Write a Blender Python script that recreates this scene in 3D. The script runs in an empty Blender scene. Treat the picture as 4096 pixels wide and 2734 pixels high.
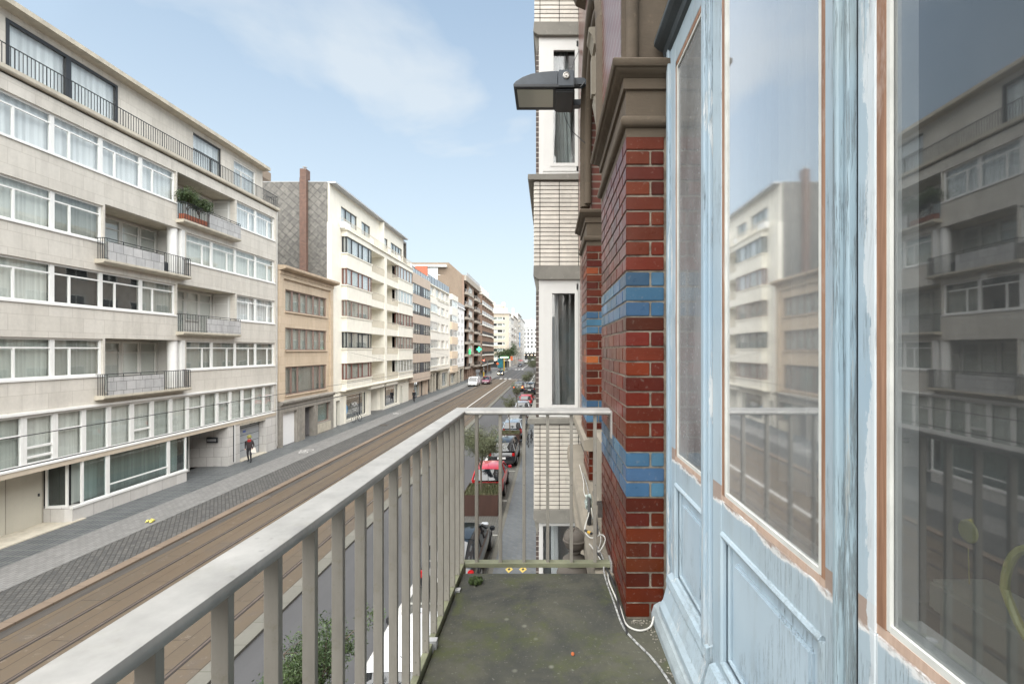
import bpy, bmesh, math, random
from mathutils import Vector, Matrix, Euler
R = math.radians
random.seed(7)
SC = bpy.context.scene
COL = SC.collection

# ---------------------------------------------------------------- camera
cam = bpy.data.cameras.new("camera")
cam.sensor_width = 36.0
cam.lens = 17.0
cam.shift_x = -0.0359
cam.shift_y = 0.0081
cam.clip_start = 0.03
cam.clip_end = 4000
cam_o = bpy.data.objects.new("camera", cam)
cam_o.location = (0, 0, 7.3)
cam_o.rotation_euler = (R(90), 0, 0)
COL.objects.link(cam_o)
SC.camera = cam_o

# ---------------------------------------------------------------- sky, sun, exposure
SUN_EL, SUN_AZ = R(60), R(178)          # azimuth measured clockwise from +Y (down the street)
W = bpy.data.worlds.new("World")
SC.world = W
W.use_nodes = True
nt = W.node_tree
nt.nodes.clear()
def WN(t, **k):
    n = nt.nodes.new(t)
    for a, b in k.items():
        setattr(n, a, b)
    return n
out = WN("ShaderNodeOutputWorld"); bg = WN("ShaderNodeBackground")
sky = WN("ShaderNodeTexSky", sky_type='NISHITA', sun_disc=False, sun_elevation=SUN_EL, sun_rotation=SUN_AZ,
         air_density=1.0, dust_density=0.7, ozone_density=1.6)
tc = WN("ShaderNodeTexCoord"); sep = WN("ShaderNodeSeparateXYZ")
nt.links.new(tc.outputs["Generated"], sep.inputs[0])
def WM(op, a, b=None, clamp=False):
    n = WN("ShaderNodeMath", operation=op, use_clamp=clamp)
    for i, q in enumerate((a, b)):
        if q is None: continue
        if isinstance(q, (int, float)): n.inputs[i].default_value = q
        else: nt.links.new(q, n.inputs[i])
    return n.outputs[0]
zc = WM('MAXIMUM', sep.outputs[2], 0.0)
zd = WM('ADD', zc, 0.22)
cmb = WN("ShaderNodeCombineXYZ")
nt.links.new(WM('DIVIDE', sep.outputs[0], zd), cmb.inputs[0])
nt.links.new(WM('DIVIDE', sep.outputs[1], zd), cmb.inputs[1])
noi = WN("ShaderNodeTexNoise"); noi.inputs["Scale"].default_value = 1.75
noi.inputs["Detail"].default_value = 7; noi.inputs["Roughness"].default_value = 0.5
noi.inputs["Distortion"].default_value = 0.25
off = WN("ShaderNodeVectorMath", operation='ADD'); off.inputs[1].default_value = (0.6, 3.3, 0)
nt.links.new(cmb.outputs[0], off.inputs[0]); nt.links.new(off.outputs[0], noi.inputs["Vector"])
ramp = WN("ShaderNodeValToRGB")
ramp.color_ramp.elements[0].position = 0.43; ramp.color_ramp.elements[0].color = (0, 0, 0, 1)
ramp.color_ramp.elements[1].position = 0.66; ramp.color_ramp.elements[1].color = (1, 1, 1, 1)
nt.links.new(noi.outputs["Fac"], ramp.inputs[0])
hz = WM('POWER', WM('SUBTRACT', 1.0, WM('MULTIPLY', zc, 1.15), True), 1.35)      # thin bright cloud low over the horizon
cf = WM('MAXIMUM', WM('MULTIPLY', ramp.outputs[0], 0.72), WM('MULTIPLY', hz, 1.0))
dt = WN("ShaderNodeVectorMath", operation='DOT_PRODUCT'); nt.links.new(tc.outputs["Generated"], dt.inputs[0]); dt.inputs[1].default_value = (-.84, .20, .50)
bank = WM('MULTIPLY', WM('SUBTRACT', WM('ADD', dt.outputs["Value"], WM('MULTIPLY', noi.outputs["Fac"], .22)), .985), 4.5, True)   # bright cloud bank up on the left
cf = WM('ADD', WM('MAXIMUM', WM('MULTIPLY', cf, 0.80), bank), 0.17, True)
mixc = WN("ShaderNodeMix", data_type='RGBA')
tint = WN("ShaderNodeMix", data_type='RGBA', blend_type='MULTIPLY'); tint.inputs[0].default_value = 1; tint.inputs[7].default_value = (1.12, 1.48, 1.42, 1)
nt.links.new(sky.outputs[0], tint.inputs[6])
nt.links.new(cf, mixc.inputs[0]); nt.links.new(tint.outputs[2], mixc.inputs[6])
mixc.inputs[7].default_value = (5.35, 5.65, 5.8, 1)
boost = WN("ShaderNodeVectorMath", operation='SCALE'); nt.links.new(mixc.outputs[2], boost.inputs[0]); nt.links.new(WM('ADD', 1.0, WM('MULTIPLY', bank, .3)), boost.inputs["Scale"])
nt.links.new(boost.outputs[0], bg.inputs[0])
bg.inputs[1].default_value = 0.05
nt.links.new(bg.outputs[0], out.inputs[0])

sun = bpy.data.lights.new("sun", 'SUN'); sun.energy = 3.4; sun.angle = R(112); sun.color = (1, .95, .88)
sun_o = bpy.data.objects.new("sun", sun); COL.objects.link(sun_o)
sd = Vector((math.sin(SUN_AZ) * math.cos(SUN_EL), math.cos(SUN_AZ) * math.cos(SUN_EL), math.sin(SUN_EL)))
sun_o.rotation_euler = sd.to_track_quat('Z', 'Y').to_euler()
sun_o.location = (20, -30, 60)
SC.view_settings.view_transform = 'Standard'
SC.view_settings.look = 'None'
SC.view_settings.gamma = 1
SC.view_settings.use_curve_mapping = False
SC.view_settings.exposure = 1.72

# ---------------------------------------------------------------- helpers
def srgb(r, g, b):
    f = lambda c: (c / 255 / 12.92) if c / 255 <= .04045 else ((c / 255 + .055) / 1.055) ** 2.4
    return (f(r), f(g), f(b), 1)

class NB:
    """small wrapper for building node materials"""
    def __init__(s, name):
        s.m = bpy.data.materials.new(name); s.m.use_nodes = True
        s.t = s.m.node_tree; s.b = s.t.nodes["Principled BSDF"]; s.o = s.t.nodes["Material Output"]
        s.oc = s.t.nodes.new("ShaderNodeTexCoord").outputs["Object"]
    def n(s, t, ins=None, **k):
        q = s.t.nodes.new(t)
        for a, b in k.items(): setattr(q, a, b)
        for a, b in (ins or {}).items():
            if hasattr(b, "is_output"): s.t.links.new(b, q.inputs[a])
            else: q.inputs[a].default_value = b
        return q
    def link(s, a, b): s.t.links.new(a, b)
    def math(s, op, a, b=0.0, clamp=False):
        return s.n("ShaderNodeMath", {0: a, 1: b}, operation=op, use_clamp=clamp).outputs[0]
    def vec(s, scale=(1, 1, 1), plane=None, src=None):
        v = src or s.oc
        if plane:
            sp = s.n("ShaderNodeSeparateXYZ", {0: v})
            if plane == 'yz': v = s.n("ShaderNodeCombineXYZ", {0: s.math('ADD', sp.outputs[0], sp.outputs[1]), 1: sp.outputs[2]}).outputs[0]
            if plane == 'yx': v = s.n("ShaderNodeCombineXYZ", {0: sp.outputs[1], 1: sp.outputs[0]}).outputs[0]
        if scale != (1, 1, 1):
            v = s.n("ShaderNodeVectorMath", {0: v, 1: scale}, operation='MULTIPLY').outputs[0]
        return v
    def noise(s, scale=5, detail=4, rough=.55, sv=(1, 1, 1), dist=0):
        return s.n("ShaderNodeTexNoise", {"Vector": s.vec(sv), "Scale": scale, "Detail": detail, "Roughness": rough, "Distortion": dist}).outputs["Fac"]
    def ramp(s, f, p0, p1, c0=(0, 0, 0, 1), c1=(1, 1, 1, 1)):
        q = s.n("ShaderNodeValToRGB", {0: f}); e = q.color_ramp.elements
        e[0].position = p0; e[1].position = p1; e[0].color = c0; e[1].color = c1
        return q.outputs[0]
    def mix(s, f, a, b, mode='MIX'):
        q = s.n("ShaderNodeMix", None, data_type='RGBA', blend_type=mode)
        for i, x in ((0, f), (6, a), (7, b)):
            if hasattr(x, "is_output"): s.t.links.new(x, q.inputs[i])
            else: q.inputs[i].default_value = x
        return q.outputs[2]
    def bump(s, h, strength=.3, dist=.01, normal=None):
        q = s.n("ShaderNodeBump", {"Height": h, "Strength": strength, "Distance": dist})
        if normal: s.link(normal, q.inputs["Normal"])
        return q.outputs[0]
    def done(s, col=None, rough=None, metal=None, normal=None):
        for k, x in (("Base Color", col), ("Roughness", rough), ("Metallic", metal), ("Normal", normal)):
            if x is None: continue
            if hasattr(x, "is_output"): s.link(x, s.b.inputs[k])
            else: s.b.inputs[k].default_value = x
        return s.m

def mul(c, k): return (min(1, c[0] * k), min(1, c[1] * k), min(1, c[2] * k), 1)

def plain(name, c, rough=.6, metal=0, var=.12, scale=4, sv=(1, 1, 1), bump=0, streak=0, spec=None, coat=0):
    b = NB(name)
    f = b.noise(scale, 5, .6, sv)
    col = b.mix(b.ramp(f, .3, .7), mul(c, 1 - var), mul(c, 1 + var))
    if streak:
        g = b.noise(1.6, 5, .65, (2.2, 2.2, .22))
        col = b.mix(b.math('MULTIPLY', b.ramp(g, .5, .78), streak), col, mul(c, .45))
        g2 = b.noise(.5, 3, .5)
        col = b.mix(b.math('MULTIPLY', b.ramp(g2, .45, .75), streak * .6), col, mul(c, .7))
    nm = b.bump(b.noise(scale * 12, 4), bump, .01) if bump else None
    m = b.done(col, rough, metal, nm)
    if spec is not None: b.b.inputs["Specular IOR Level"].default_value = spec
    if coat: b.b.inputs["Coat Weight"].default_value = coat; b.b.inputs["Coat Roughness"].default_value = .04
    return m

def brick(name, c1, c2, mortar, bw, bh, ms, plane='yz', off=.5, rough=.7, bump=.4, streak=.25, var=.15, rot=0, big=.25, bd=.01):
    b = NB(name)
    v = b.vec((1, 1, 1), plane)
    if rot:
        v = b.n("ShaderNodeVectorRotate", {"Vector": v, "Angle": rot}, rotation_type='Z_AXIS').outputs[0]
    wob = b.n("ShaderNodeTexNoise", {"Vector": v, "Scale": 3.0}).outputs["Color"]
    v = b.n("ShaderNodeVectorMath", {0: v, 1: b.n("ShaderNodeVectorMath", {0: wob, 1: (ms * .9,) * 3}, operation='MULTIPLY').outputs[0]}, operation='ADD').outputs[0]
    q = b.n("ShaderNodeTexBrick", {"Vector": v, "Color1": c1, "Color2": c2, "Mortar": mortar, "Scale": 1.0, "Mortar Size": ms,
                                   "Mortar Smooth": .1, "Bias": 0.0, "Brick Width": bw, "Row Height": bh}, offset=off)
    f = b.noise(6, 5, .6)
    col = b.mix(1.0, q.outputs["Color"], b.mix(f, (1 - var,) * 3 + (1,), (1 + var,) * 3 + (1,)), 'MULTIPLY')
    if streak:
        g = b.noise(1.1, 5, .65, (1.4, 1.4, .25) if plane == 'yz' else (.6, .25, 1))
        col = b.mix(b.math('MULTIPLY', b.ramp(g, .45, .78), streak), col, mul(c1, .42))
        g2 = b.noise(big, 3, .5)
        col = b.mix(b.math('MULTIPLY', b.ramp(g2, .42, .72), streak * .7), col, mul(c2, .72))
    h = b.math('SUBTRACT', b.math('MULTIPLY', b.noise(18, 4), .4), q.outputs["Fac"])
    return b.done(col, rough, None, b.bump(h, bump, bd) if bump else None)

class MB:
    def __init__(s): s.v = []; s.f = []; s.mi = []; s.cur = 0; s.M = None; s.col = []; s.cc = None
    def add(s, pts, faces):
        k = len(s.v)
        for p in pts:
            p = Vector(p)
            s.v.append(s.M @ p if s.M is not None else p)
        for f in faces:
            s.f.append([k + i for i in f]); s.mi.append(s.cur); s.col.append(s.cc)
        return s
    def box(s, x0, x1, y0, y1, z0, z1):
        if x0 > x1: x0, x1 = x1, x0
        if y0 > y1: y0, y1 = y1, y0
        if z0 > z1: z0, z1 = z1, z0
        return s.add([(x0, y0, z0), (x1, y0, z0), (x1, y1, z0), (x0, y1, z0), (x0, y0, z1), (x1, y0, z1), (x1, y1, z1), (x0, y1, z1)],
                     [(0, 3, 2, 1), (4, 5, 6, 7), (0, 1, 5, 4), (1, 2, 6, 5), (2, 3, 7, 6), (3, 0, 4, 7)])
    def bbox(s, x0, x1, y0, y1, z0, z1, r):
        """box with all edges chamfered by r"""
        bm = bmesh.new(); bmesh.ops.create_cube(bm, size=1)
        for v in bm.verts:
            v.co = Vector(((x0 + x1) / 2 + v.co.x * (x1 - x0), (y0 + y1) / 2 + v.co.y * (y1 - y0), (z0 + z1) / 2 + v.co.z * (z1 - z0)))
        bmesh.ops.bevel(bm, geom=bm.edges[:], offset=r, segments=2, affect='EDGES')
        return s.addbm(bm)
    def addbm(s, bm):
        bm.verts.ensure_lookup_table()
        for i, v in enumerate(bm.verts): v.index = i
        s.add([v.co.copy() for v in bm.verts], [[v.index for v in f.verts] for f in bm.faces]); bm.free()
        return s
    def prism(s, prof, a0, a1, axis='y'):
        """extrude closed 2D profile along axis. axis y: prof=(x,z); axis x: prof=(y,z); axis z: prof=(x,y)"""
        n = len(prof)
        def P(p, a): return {'y': (p[0], a, p[1]), 'x': (a, p[0], p[1]), 'z': (p[0], p[1], a)}[axis]
        pts = [P(p, a0) for p in prof] + [P(p, a1) for p in prof]
        fs = [(i, (i + 1) % n, n + (i + 1) % n, n + i) for i in range(n)] + [list(range(n))[::-1], list(range(n, 2 * n))]
        return s.add(pts, fs)
    def tube(s, pts, r, n=8, cap=True):
        pts = [Vector(p) for p in pts]; rs = r if isinstance(r, (list, tuple)) else [r] * len(pts)
        ring = []; up = Vector((0.13, 0.31, 1)).normalized()
        for i, p in enumerate(pts):
            d = (pts[min(i + 1, len(pts) - 1)] - pts[max(i - 1, 0)]).normalized()
            a = d.cross(up)
            if a.length < .05: a = d.cross(Vector((1, .2, 0)))
            a.normalize(); b = d.cross(a)
            ring += [p + (a * math.cos(t) + b * math.sin(t)) * rs[i] for t in [2 * math.pi * k / n for k in range(n)]]
        fs = [(i * n + k, i * n + (k + 1) % n, (i + 1) * n + (k + 1) % n, (i + 1) * n + k) for i in range(len(pts) - 1) for k in range(n)]
        if cap: fs += [list(range(n))[::-1], list(range((len(pts) - 1) * n, len(pts) * n))]
        return s.add(ring, fs)
    def lathe(s, prof, c, n=16, axis='z'):
        pts = []
        for r, h in prof:
            for k in range(n):
                t = 2 * math.pi * k / n; a, b = r * math.cos(t), r * math.sin(t)
                pts.append({'z': (c[0] + a, c[1] + b, c[2] + h), 'x': (c[0] + h, c[1] + a, c[2] + b), 'y': (c[0] + a, c[1] + h, c[2] + b)}[axis])
        m = len(prof)
        fs = [(i * n + k, i * n + (k + 1) % n, (i + 1) * n + (k + 1) % n, (i + 1) * n + k) for i in range(m - 1) for k in range(n)]
        return s.add(pts, fs + [list(range(n))[::-1], list(range((m - 1) * n, m * n))])
    def build(s, name, mats, parent=None, smooth=False, local=False, bevel=0):
        o0 = Vector((0, 0, 0)) if (local or parent is None) else org(parent)
        me = bpy.data.meshes.new(name)
        me.from_pydata([v - o0 for v in s.v], [], s.f)
        if not isinstance(mats, (list, tuple)): mats = [mats]
        for m in mats: me.materials.append(m)
        if len(mats) > 1: me.polygons.foreach_set("material_index", s.mi)
        if any(c is not None for c in s.col):
            ca = me.color_attributes.new("Col", 'FLOAT_COLOR', 'CORNER'); buf = []
            for p, c in zip(me.polygons, s.col):
                buf += list(c or (1, 1, 1, 1)) * p.loop_total
            ca.data.foreach_set("color", buf)
        bm = bmesh.new(); bm.from_mesh(me); bmesh.ops.recalc_face_normals(bm, faces=bm.faces[:]); bm.to_mesh(me); bm.free()
        if smooth:
            me.polygons.foreach_set("use_smooth", [True] * len(me.polygons))
            me.set_sharp_from_angle(angle=R(40))
        me.update()
        o = bpy.data.objects.new(name, me); COL.objects.link(o)
        if parent: o.parent = parent
        if bevel:
            b = o.modifiers.new("b", 'BEVEL'); b.width = bevel; b.segments = 2; b.limit_method = 'ANGLE'
        return o

ORG = {}
def org(o):
    while o is not None:
        if o.name in ORG: return ORG[o.name]
        o = o.parent
    return Vector((0, 0, 0))
def thing(name, label, cat, loc=(0, 0, 0), group=None):
    o = bpy.data.objects.new(name, None); COL.objects.link(o); o.location = loc; o.empty_display_size = .2
    ORG[o.name] = Vector(loc); tag(o, label, cat, group); return o
def tag(o, label=None, cat=None, group=None, kind=None):
    for k, v in (("label", label), ("category", cat), ("group", group), ("kind", kind)):
        if v: o[k] = v
    return o
def inst(name, me, parent, loc, rz=0, base=None):
    o = bpy.data.objects.new(name, me); COL.objects.link(o); o.parent = parent
    o.location = Vector(loc) - (base if base is not None else org(parent)); o.rotation_euler = (0, 0, rz); return o
def copy_tree(o, parent=None):
    c = o.copy(); COL.objects.link(c)
    if parent: c.parent = parent
    for ch in list(o.children): copy_tree(ch, c)
    return c

def cut_wall(mb, xf, xb, y0, y1, z0, z1, ops):
    """wall slab between planes xf (front) and xb with rectangular openings (y0,y1,z0,z1)"""
    zs = sorted({z0, z1} | {min(max(o[2], z0), z1) for o in ops} | {min(max(o[3], z0), z1) for o in ops})
    for za, zb in zip(zs, zs[1:]):
        if zb - za < 1e-4: continue
        zm = (za + zb) / 2
        hs = sorted((o[0], o[1]) for o in ops if o[2] < zm < o[3])
        y = y0
        for a, b in hs:
            if a > y + 1e-4: mb.box(xb, xf, y, min(a, y1), za, zb)
            y = max(y, b)
        if y < y1 - 1e-4: mb.box(xb, xf, y, y1, za, zb)

# ---------------------------------------------------------------- materials
def glass(name, tint=(1, 1, 1, 1), k=1.0, rough=.01, dust=0.0, ior=1.5, wave=0.0):
    b = NB(name); t = b.t
    fc = b.n("ShaderNodeLayerWeight", {"Blend": .5}).outputs["Facing"]
    fr = b.math('ADD', b.math('MULTIPLY', b.math('POWER', fc, 4.0), .9), .043)     # same on both faces of the pane
    f = b.math('MULTIPLY', fr, k, True)
    nm = b.bump(b.noise(.7, 2), wave, .02) if wave else None
    tr = b.n("ShaderNodeBsdfTransparent", {0: tint})
    gl = b.n("ShaderNodeBsdfGlossy", {0: (1, 1, 1, 1), "Roughness": rough})
    if nm: b.link(nm, gl.inputs["Normal"])
    mx = b.n("ShaderNodeMixShader", {0: f, 1: tr.outputs[0], 2: gl.outputs[0]}).outputs[0]
    if dust:
        df = b.n("ShaderNodeBsdfDiffuse", {0: (.6, .62, .63, 1)})
        sp = b.ramp(b.noise(60, 3, .7), .62, .75); sm = b.ramp(b.noise(2.2, 4, .6, (1, 1, .35)), .35, .75)
        ff = b.math('MULTIPLY', b.math('ADD', b.math('MULTIPLY', sp, .8), b.math('ADD', b.math('MULTIPLY', sm, .8), .35)), dust, True)
        mx = b.n("ShaderNodeMixShader", {0: ff, 1: mx, 2: df.outputs[0]}).outputs[0]
    b.link(mx, b.o.inputs[0]); return b.m

GL = glass("window_glass", (.94, .955, .95, 1), 1.3, .02, 0, 1.5, .15)
GLD = glass("dark_shop_glass", (.78, .85, .85, 1), 1.6, .02, 0, 1.5, .1)
GL_DOOR = glass("door_glass", (.88, .90, .90, 1), 3.2, .04, .17, 1.5, 0)
GL_DOOR1 = glass("side_glass", (.62, .62, .60, 1), .8, .08, .36, 1.5, 0)
GL_DOOR2 = glass("door_glass_near", (.86, .88, .88, 1), 1.8, .02, .05, 1.5, 0)
WHITE = plain("white_paint", (.73, .73, .71, 1), .4, var=.04)
WHITE2 = plain("white_upvc", (.60, .595, .57, 1), .35, var=.03)
BLACKF = plain("black_frame", (.03, .032, .036, 1), .4, var=.1)
REDWOOD = plain("red_brown_wood", (.17, .075, .06, 1), .5, var=.15, sv=(1, 1, .1))
BROWNF = plain("brown_frame", (.23, .16, .135, 1), .5, var=.12)
GREYF = plain("grey_frame", (.42, .42, .42, 1), .5)
b = NB("dark_window_glass"); b.done((.02, .025, .03, 1), .05); b.b.inputs["Specular IOR Level"].default_value = .9; GLO = b.m
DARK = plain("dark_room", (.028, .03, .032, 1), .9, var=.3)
ROOMW = plain("room_wall", (.22, .20, .17, 1), .9, var=.1)
def curtain_or_backing(name, c, fold=9):
    b = NB(name)
    f = b.noise(fold, 3, .5, (1, 1, .02)); g = b.noise(1.3, 2, .5, (1, 1, .1))
    col = b.mix(b.ramp(f, .35, .65), mul(c, .74), c)  # shade in the folds is put into the colour as well
    col = b.mix(b.math('MULTIPLY', b.ramp(g, .5, .6), .35), col, mul(c, .5))
    return b.done(col, .9, None, b.bump(f, .6, .05))
CUR = [curtain_or_backing("sheer_curtain", (.78, .79, .75, 1)), curtain_or_backing("net_curtain", (.58, .61, .57, 1)), curtain_or_backing("grey_drape", (.40, .41, .38, 1)),
       curtain_or_backing("white_drape", (.90, .91, .93, 1), 7), DARK]  # last entry: no curtain, a near-black sheet painted for the unlit room

# ---------------------------------------------------------------- window factory
WC = {}
def window(root, p, w, h, fm=None, bars=(), hb=(), cur=0, gl=None, t=.07, d=.08, rz=0, sub=True, name="window", sill=None, cd=.22):
    """window facing local +x, lower corner p. bars: (y,z0,z1) as fractions of h; hb: (y0,y1,z)"""
    fm = fm or WHITE; gl = gl or GL
    key = (round(w, 3), round(h, 3), fm.name, tuple(bars), tuple(hb), cur, gl.name, t, d, cd, sub)
    if key not in WC:
        f = MB(); f.box(-d, 0, 0, t, 0, h); f.box(-d, 0, w - t, w, 0, h); f.box(-d, -.002, t, w - t, 0, t); f.box(-d, -.002, t, w - t, h - t, h)
        for y, a, b in bars: f.box(-d + .004, -.006, y - t * .45, y + t * .45, max(a * h, t), min(b * h, h - t))
        for a, b, z in hb: f.box(-d + .006, -.009, max(a, t), min(b, w - t), z * h - t * .35, z * h + t * .35)
        g = MB(); g.box(-d * .6 - .006, -d * .6, t * .5, w - t * .5, t * .5, h - t * .5)
        ms = [f.build("window", fm, local=True), g.build("pane", gl, local=True)]
        if sub:
            c = MB(); c.box(-cd - .02, -cd, .01, w - .01, .01, h - .01)
            ms.append(c.build("curtain_or_backing", CUR[cur], local=True))
        WC[key] = [o.data for o in ms]
        for o in ms: bpy.data.objects.remove(o)
    ms = WC[key]
    o = inst(name, ms[0], root, p, rz)
    ch = inst("pane", ms[1], o, (0, 0, 0), base=Vector())
    if len(ms) > 2: inst("curtain_or_backing", ms[2], o, (0, 0, 0), base=Vector())
    return o
def shell(root, xf, xb, y0, y1, z0, z1, side, roofm, zf, skip_back=False, inside=True, ox=.36):
    """body behind the front wall: side walls, back wall, roof, storey slabs"""
    m = MB(); m.box(xb, xf - .3, y0, y0 + .25, z0, z1 - .02); m.box(xb, xf - .3, y1 - .25, y1, z0, z1 - .02); m.box(xb, xb + .25, y0 + .25, y1 - .25, z0, z1 - .02)
    m.build("side_wall", side, root)
    m = MB(); m.box(xb + .01, xf - .31, y0 + .01, y1 - .01, z1 - .25, z1 + .015); m.build("roof", roofm, root)
    if inside:
        m = MB()
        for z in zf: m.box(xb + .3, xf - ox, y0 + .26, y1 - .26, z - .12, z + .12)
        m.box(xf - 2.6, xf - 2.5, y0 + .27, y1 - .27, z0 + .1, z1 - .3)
        m.build("storey_floors", DARK, root)
# ---------------------------------------------------------------- ground, pavements, tracks
def sheet(name, x0, x1, y0, y1, z, m, th=.02):
    q = MB(); q.box(x0, x1, y0, y1, z - th, z); o = q.build(name, m); tag(o, kind='structure'); return o
M_GROUND = plain("far_ground", (0.096, 0.090, 0.084, 1), .9)
M_SLATE = brick("dark_slate_pavers", (0.057, 0.062, 0.071, 1), (0.097, 0.101, 0.110, 1), (0.175, 0.189, 0.170, 1), .52, .19, .020, "yx", 0.0, .55, .35, .25, .22)
M_SLATE.node_tree.nodes  # long pavers laid across the pavement
M_CYCLE = brick("light_pavers", (0.175, 0.172, 0.166, 1), (0.220, 0.215, 0.208, 1), (0.090, 0.087, 0.083, 1), .30, .15, .008, 'yx', .5, .7, .3, .2, .15)
M_SETT = brick("grey_setts", (0.064, 0.064, 0.064, 1), (0.111, 0.107, 0.101, 1), (0.044, 0.042, 0.038, 1), .19, .15, .018, "yx", .5, .7, .6, .3, .35, rot=.6)
M_KERB = brick("tan_kerb", (0.168, 0.126, 0.092, 1), (0.190, 0.144, 0.106, 1), (0.079, 0.059, 0.046, 1), 1.0, 2.0, .008, 'yx', 0, .8, .2, .25, .12)
M_GUT = plain("gutter_asphalt", (0.060, 0.053, 0.047, 1), .85, var=.25, scale=2, sv=(3, .3, 1), bump=.2)
def track_mat():
    b = NB("rusty_concrete")
    base = b.mix(b.ramp(b.noise(.35, 4, .6, (1.2, .25, 1)), .35, .7), (.098, .076, .052, 1), (.122, .089, .056, 1))
    base = b.mix(b.math('MULTIPLY', b.ramp(b.noise(.12, 3, .6, (3, .3, 1)), .5, .7), .55), base, (.130, .078, .036, 1))
    base = b.mix(b.math('MULTIPLY', b.ramp(b.noise(22, 4, .7), .35, .7), .35), base, (.075, .062, .052, 1))
    q = b.n("ShaderNodeTexBrick", {"Vector": b.vec((1, 1, 1), 'yx'), "Color1": (1, 1, 1, 1), "Color2": (.9, .9, .9, 1), "Mortar": (.32, .3, .3, 1),
            "Scale": 1.0, "Mortar Size": .012, "Brick Width": 3.1, "Row Height": 1.15, "Mortar Smooth": .3}, offset=.37)
    # wavy slab joints
    wv = b.n("ShaderNodeVectorMath", {0: b.vec((1, 1, 1), 'yx'), 1: b.n("ShaderNodeVectorMath", {0: b.n("ShaderNodeTexNoise", {"Vector": b.oc, "Scale": 1.1}).outputs["Color"], 1: (.16, 0, 0)}, operation='MULTIPLY').outputs[0]}, operation='ADD')
    b.link(wv.outputs[0], q.inputs["Vector"])
    col = b.mix(1.0, base, q.outputs["Color"], 'MULTIPLY')
    col = b.mix(b.math('MULTIPLY', b.ramp(b.noise(.8, 6, .7, (1, .5, 1), 1.0), .54, .60), .38), col, (.085, .072, .062, 1))
    col = b.mix(b.math('MULTIPLY', b.ramp(b.noise(3.5, 5, .75), .60, .68), .35), col, (.22, .19, .16, 1))
    return b.done(col, .8, None, b.bump(b.noise(30, 4), .25, .01))
M_TRACK = track_mat()
M_ASPH = plain("asphalt", (0.070, 0.070, 0.073, 1), .85, var=.14, scale=.6, sv=(1.5, .3, 1), bump=.35)
M_BAY = brick("parking_setts", (0.094, 0.091, 0.085, 1), (0.121, 0.118, 0.110, 1), (0.061, 0.066, 0.050, 1), .22, .11, .01, 'yx', .5, .8, .4, .3, .2)
M_STONEK = brick("grey_green_kerb", (0.138, 0.135, 0.116, 1), (0.160, 0.154, 0.132, 1), (0.077, 0.077, 0.055, 1), 1.0, 1.0, .01, 'yx', 0, .85, .2, .4, .15)
M_NEAR = brick("blue_grey_pavers", (0.102, 0.114, 0.129, 1), (0.135, 0.144, 0.156, 1), (0.126, 0.132, 0.102, 1), .26, .13, .009, 'yx', .5, .6, .4, .3, .22, rot=.785)
M_LINE = plain("road_paint", (.50, .49, .47, 1), .6, var=.25, scale=7)
M_STEEL = plain("rail_steel", (.20, .16, .14, 1), .35, .6, var=.2)
M_GROOVE = plain("rail_groove", (.03, .025, .022, 1), .9)

YN, YF = -25, 420
tag(sheet("ground", -900, 900, -300, 2600, -.30, M_GROUND), kind='structure')
sheet("left_pavement", -21.9, -18.4, YN, 172, .004, M_SLATE, .3)
sheet("cycle_path", -18.4, -16.6, YN, 172, .0, M_CYCLE, .3)
sheet("sett_strip", -16.6, -14.70, YN, 172, -.006, M_SETT, .3)
sheet("left_kerb", -14.70, -14.34, YN, 124, .004, M_KERB, .3)
sheet("gutter", -14.34, -14.0, YN, 128, -.07, M_GUT, .2)
sheet("tram_road", -14.0, -7.95, YN, YF, -.075, M_TRACK, .2)
sheet("median_kerb", -7.95, -7.5, YN, 118, -.0, M_STONEK, .3)
sheet("road", -7.5, -4.1, YN, YF, -.08, M_ASPH, .2)
sheet("parking_strip", -4.1, -2.02, YN, YF, -.05, M_BAY, .2)
sheet("right_kerb", -2.02, -1.84, YN, YF, .02, M_STONEK, .3)
sheet("right_pavement", -1.84, .9, YN, YF, .012, M_NEAR, .3)
# far part of the street beyond the crossing
sheet("side_street", -80, -14.34, 172, 206, -.078, M_ASPH, .2)
sheet("crossing_road", -14.34, -7.5, 124, YF, -.070, M_ASPH, .1)
sheet("far_square", -80, -14.0, 206, YF, -.02, M_CYCLE, .25)
m = MB(); m.box(-17.2, -14.34, 124.0, 172, -.02, -.002)
tag(m.build("bus_stop_apron", M_CYCLE), kind='structure')
m = MB()
for xc in (-13.08, -12.05, -9.68, -8.65):
    m.cur = 0; m.box(xc - .035, xc + .025, YN, YF, -.08, -.064)
    m.cur = 1; m.box(xc + .025, xc + .075, YN, YF, -.081, -.0685); m.box(xc - .075, xc - .035, YN, YF, -.081, -.0695)
tag(m.build("tram_rails", [M_STEEL, M_GROOVE]), kind='structure')
m = MB(); m.box(-10.62, -10.44, 20, 121, -.08, -.066); m.box(-9.95, -6.9, 121.4, 122.2, -.08, -.0655)
for k in range(3): m.box(-12.7 + k * 1.15, -12.1 + k * 1.15, 123.5, 127.5, -.08, -.0625); m.box(-13.0 + k * 1.3, -12.3 + k * 1.3, 183, 188, -.08, -.0625)
m.box(-10.62, -10.4, 188, 330, -.08, -.0625)
m.box(-4.30, -4.12, YN, YF, -.09, -.068)
tag(m.build("road_markings", M_LINE), kind='structure')
m = MB()
for y in (14.0, 19.2, 23.6, 29.4, 36.0, 45.5, 50, 66, 80): m.box(-4.1, -2.02, y, y + .10, -.06, -.043)
tag(m.build("parking_markings", plain("worn_paint", (.34, .34, .31, 1), .8, var=.3)), kind='structure')
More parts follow.
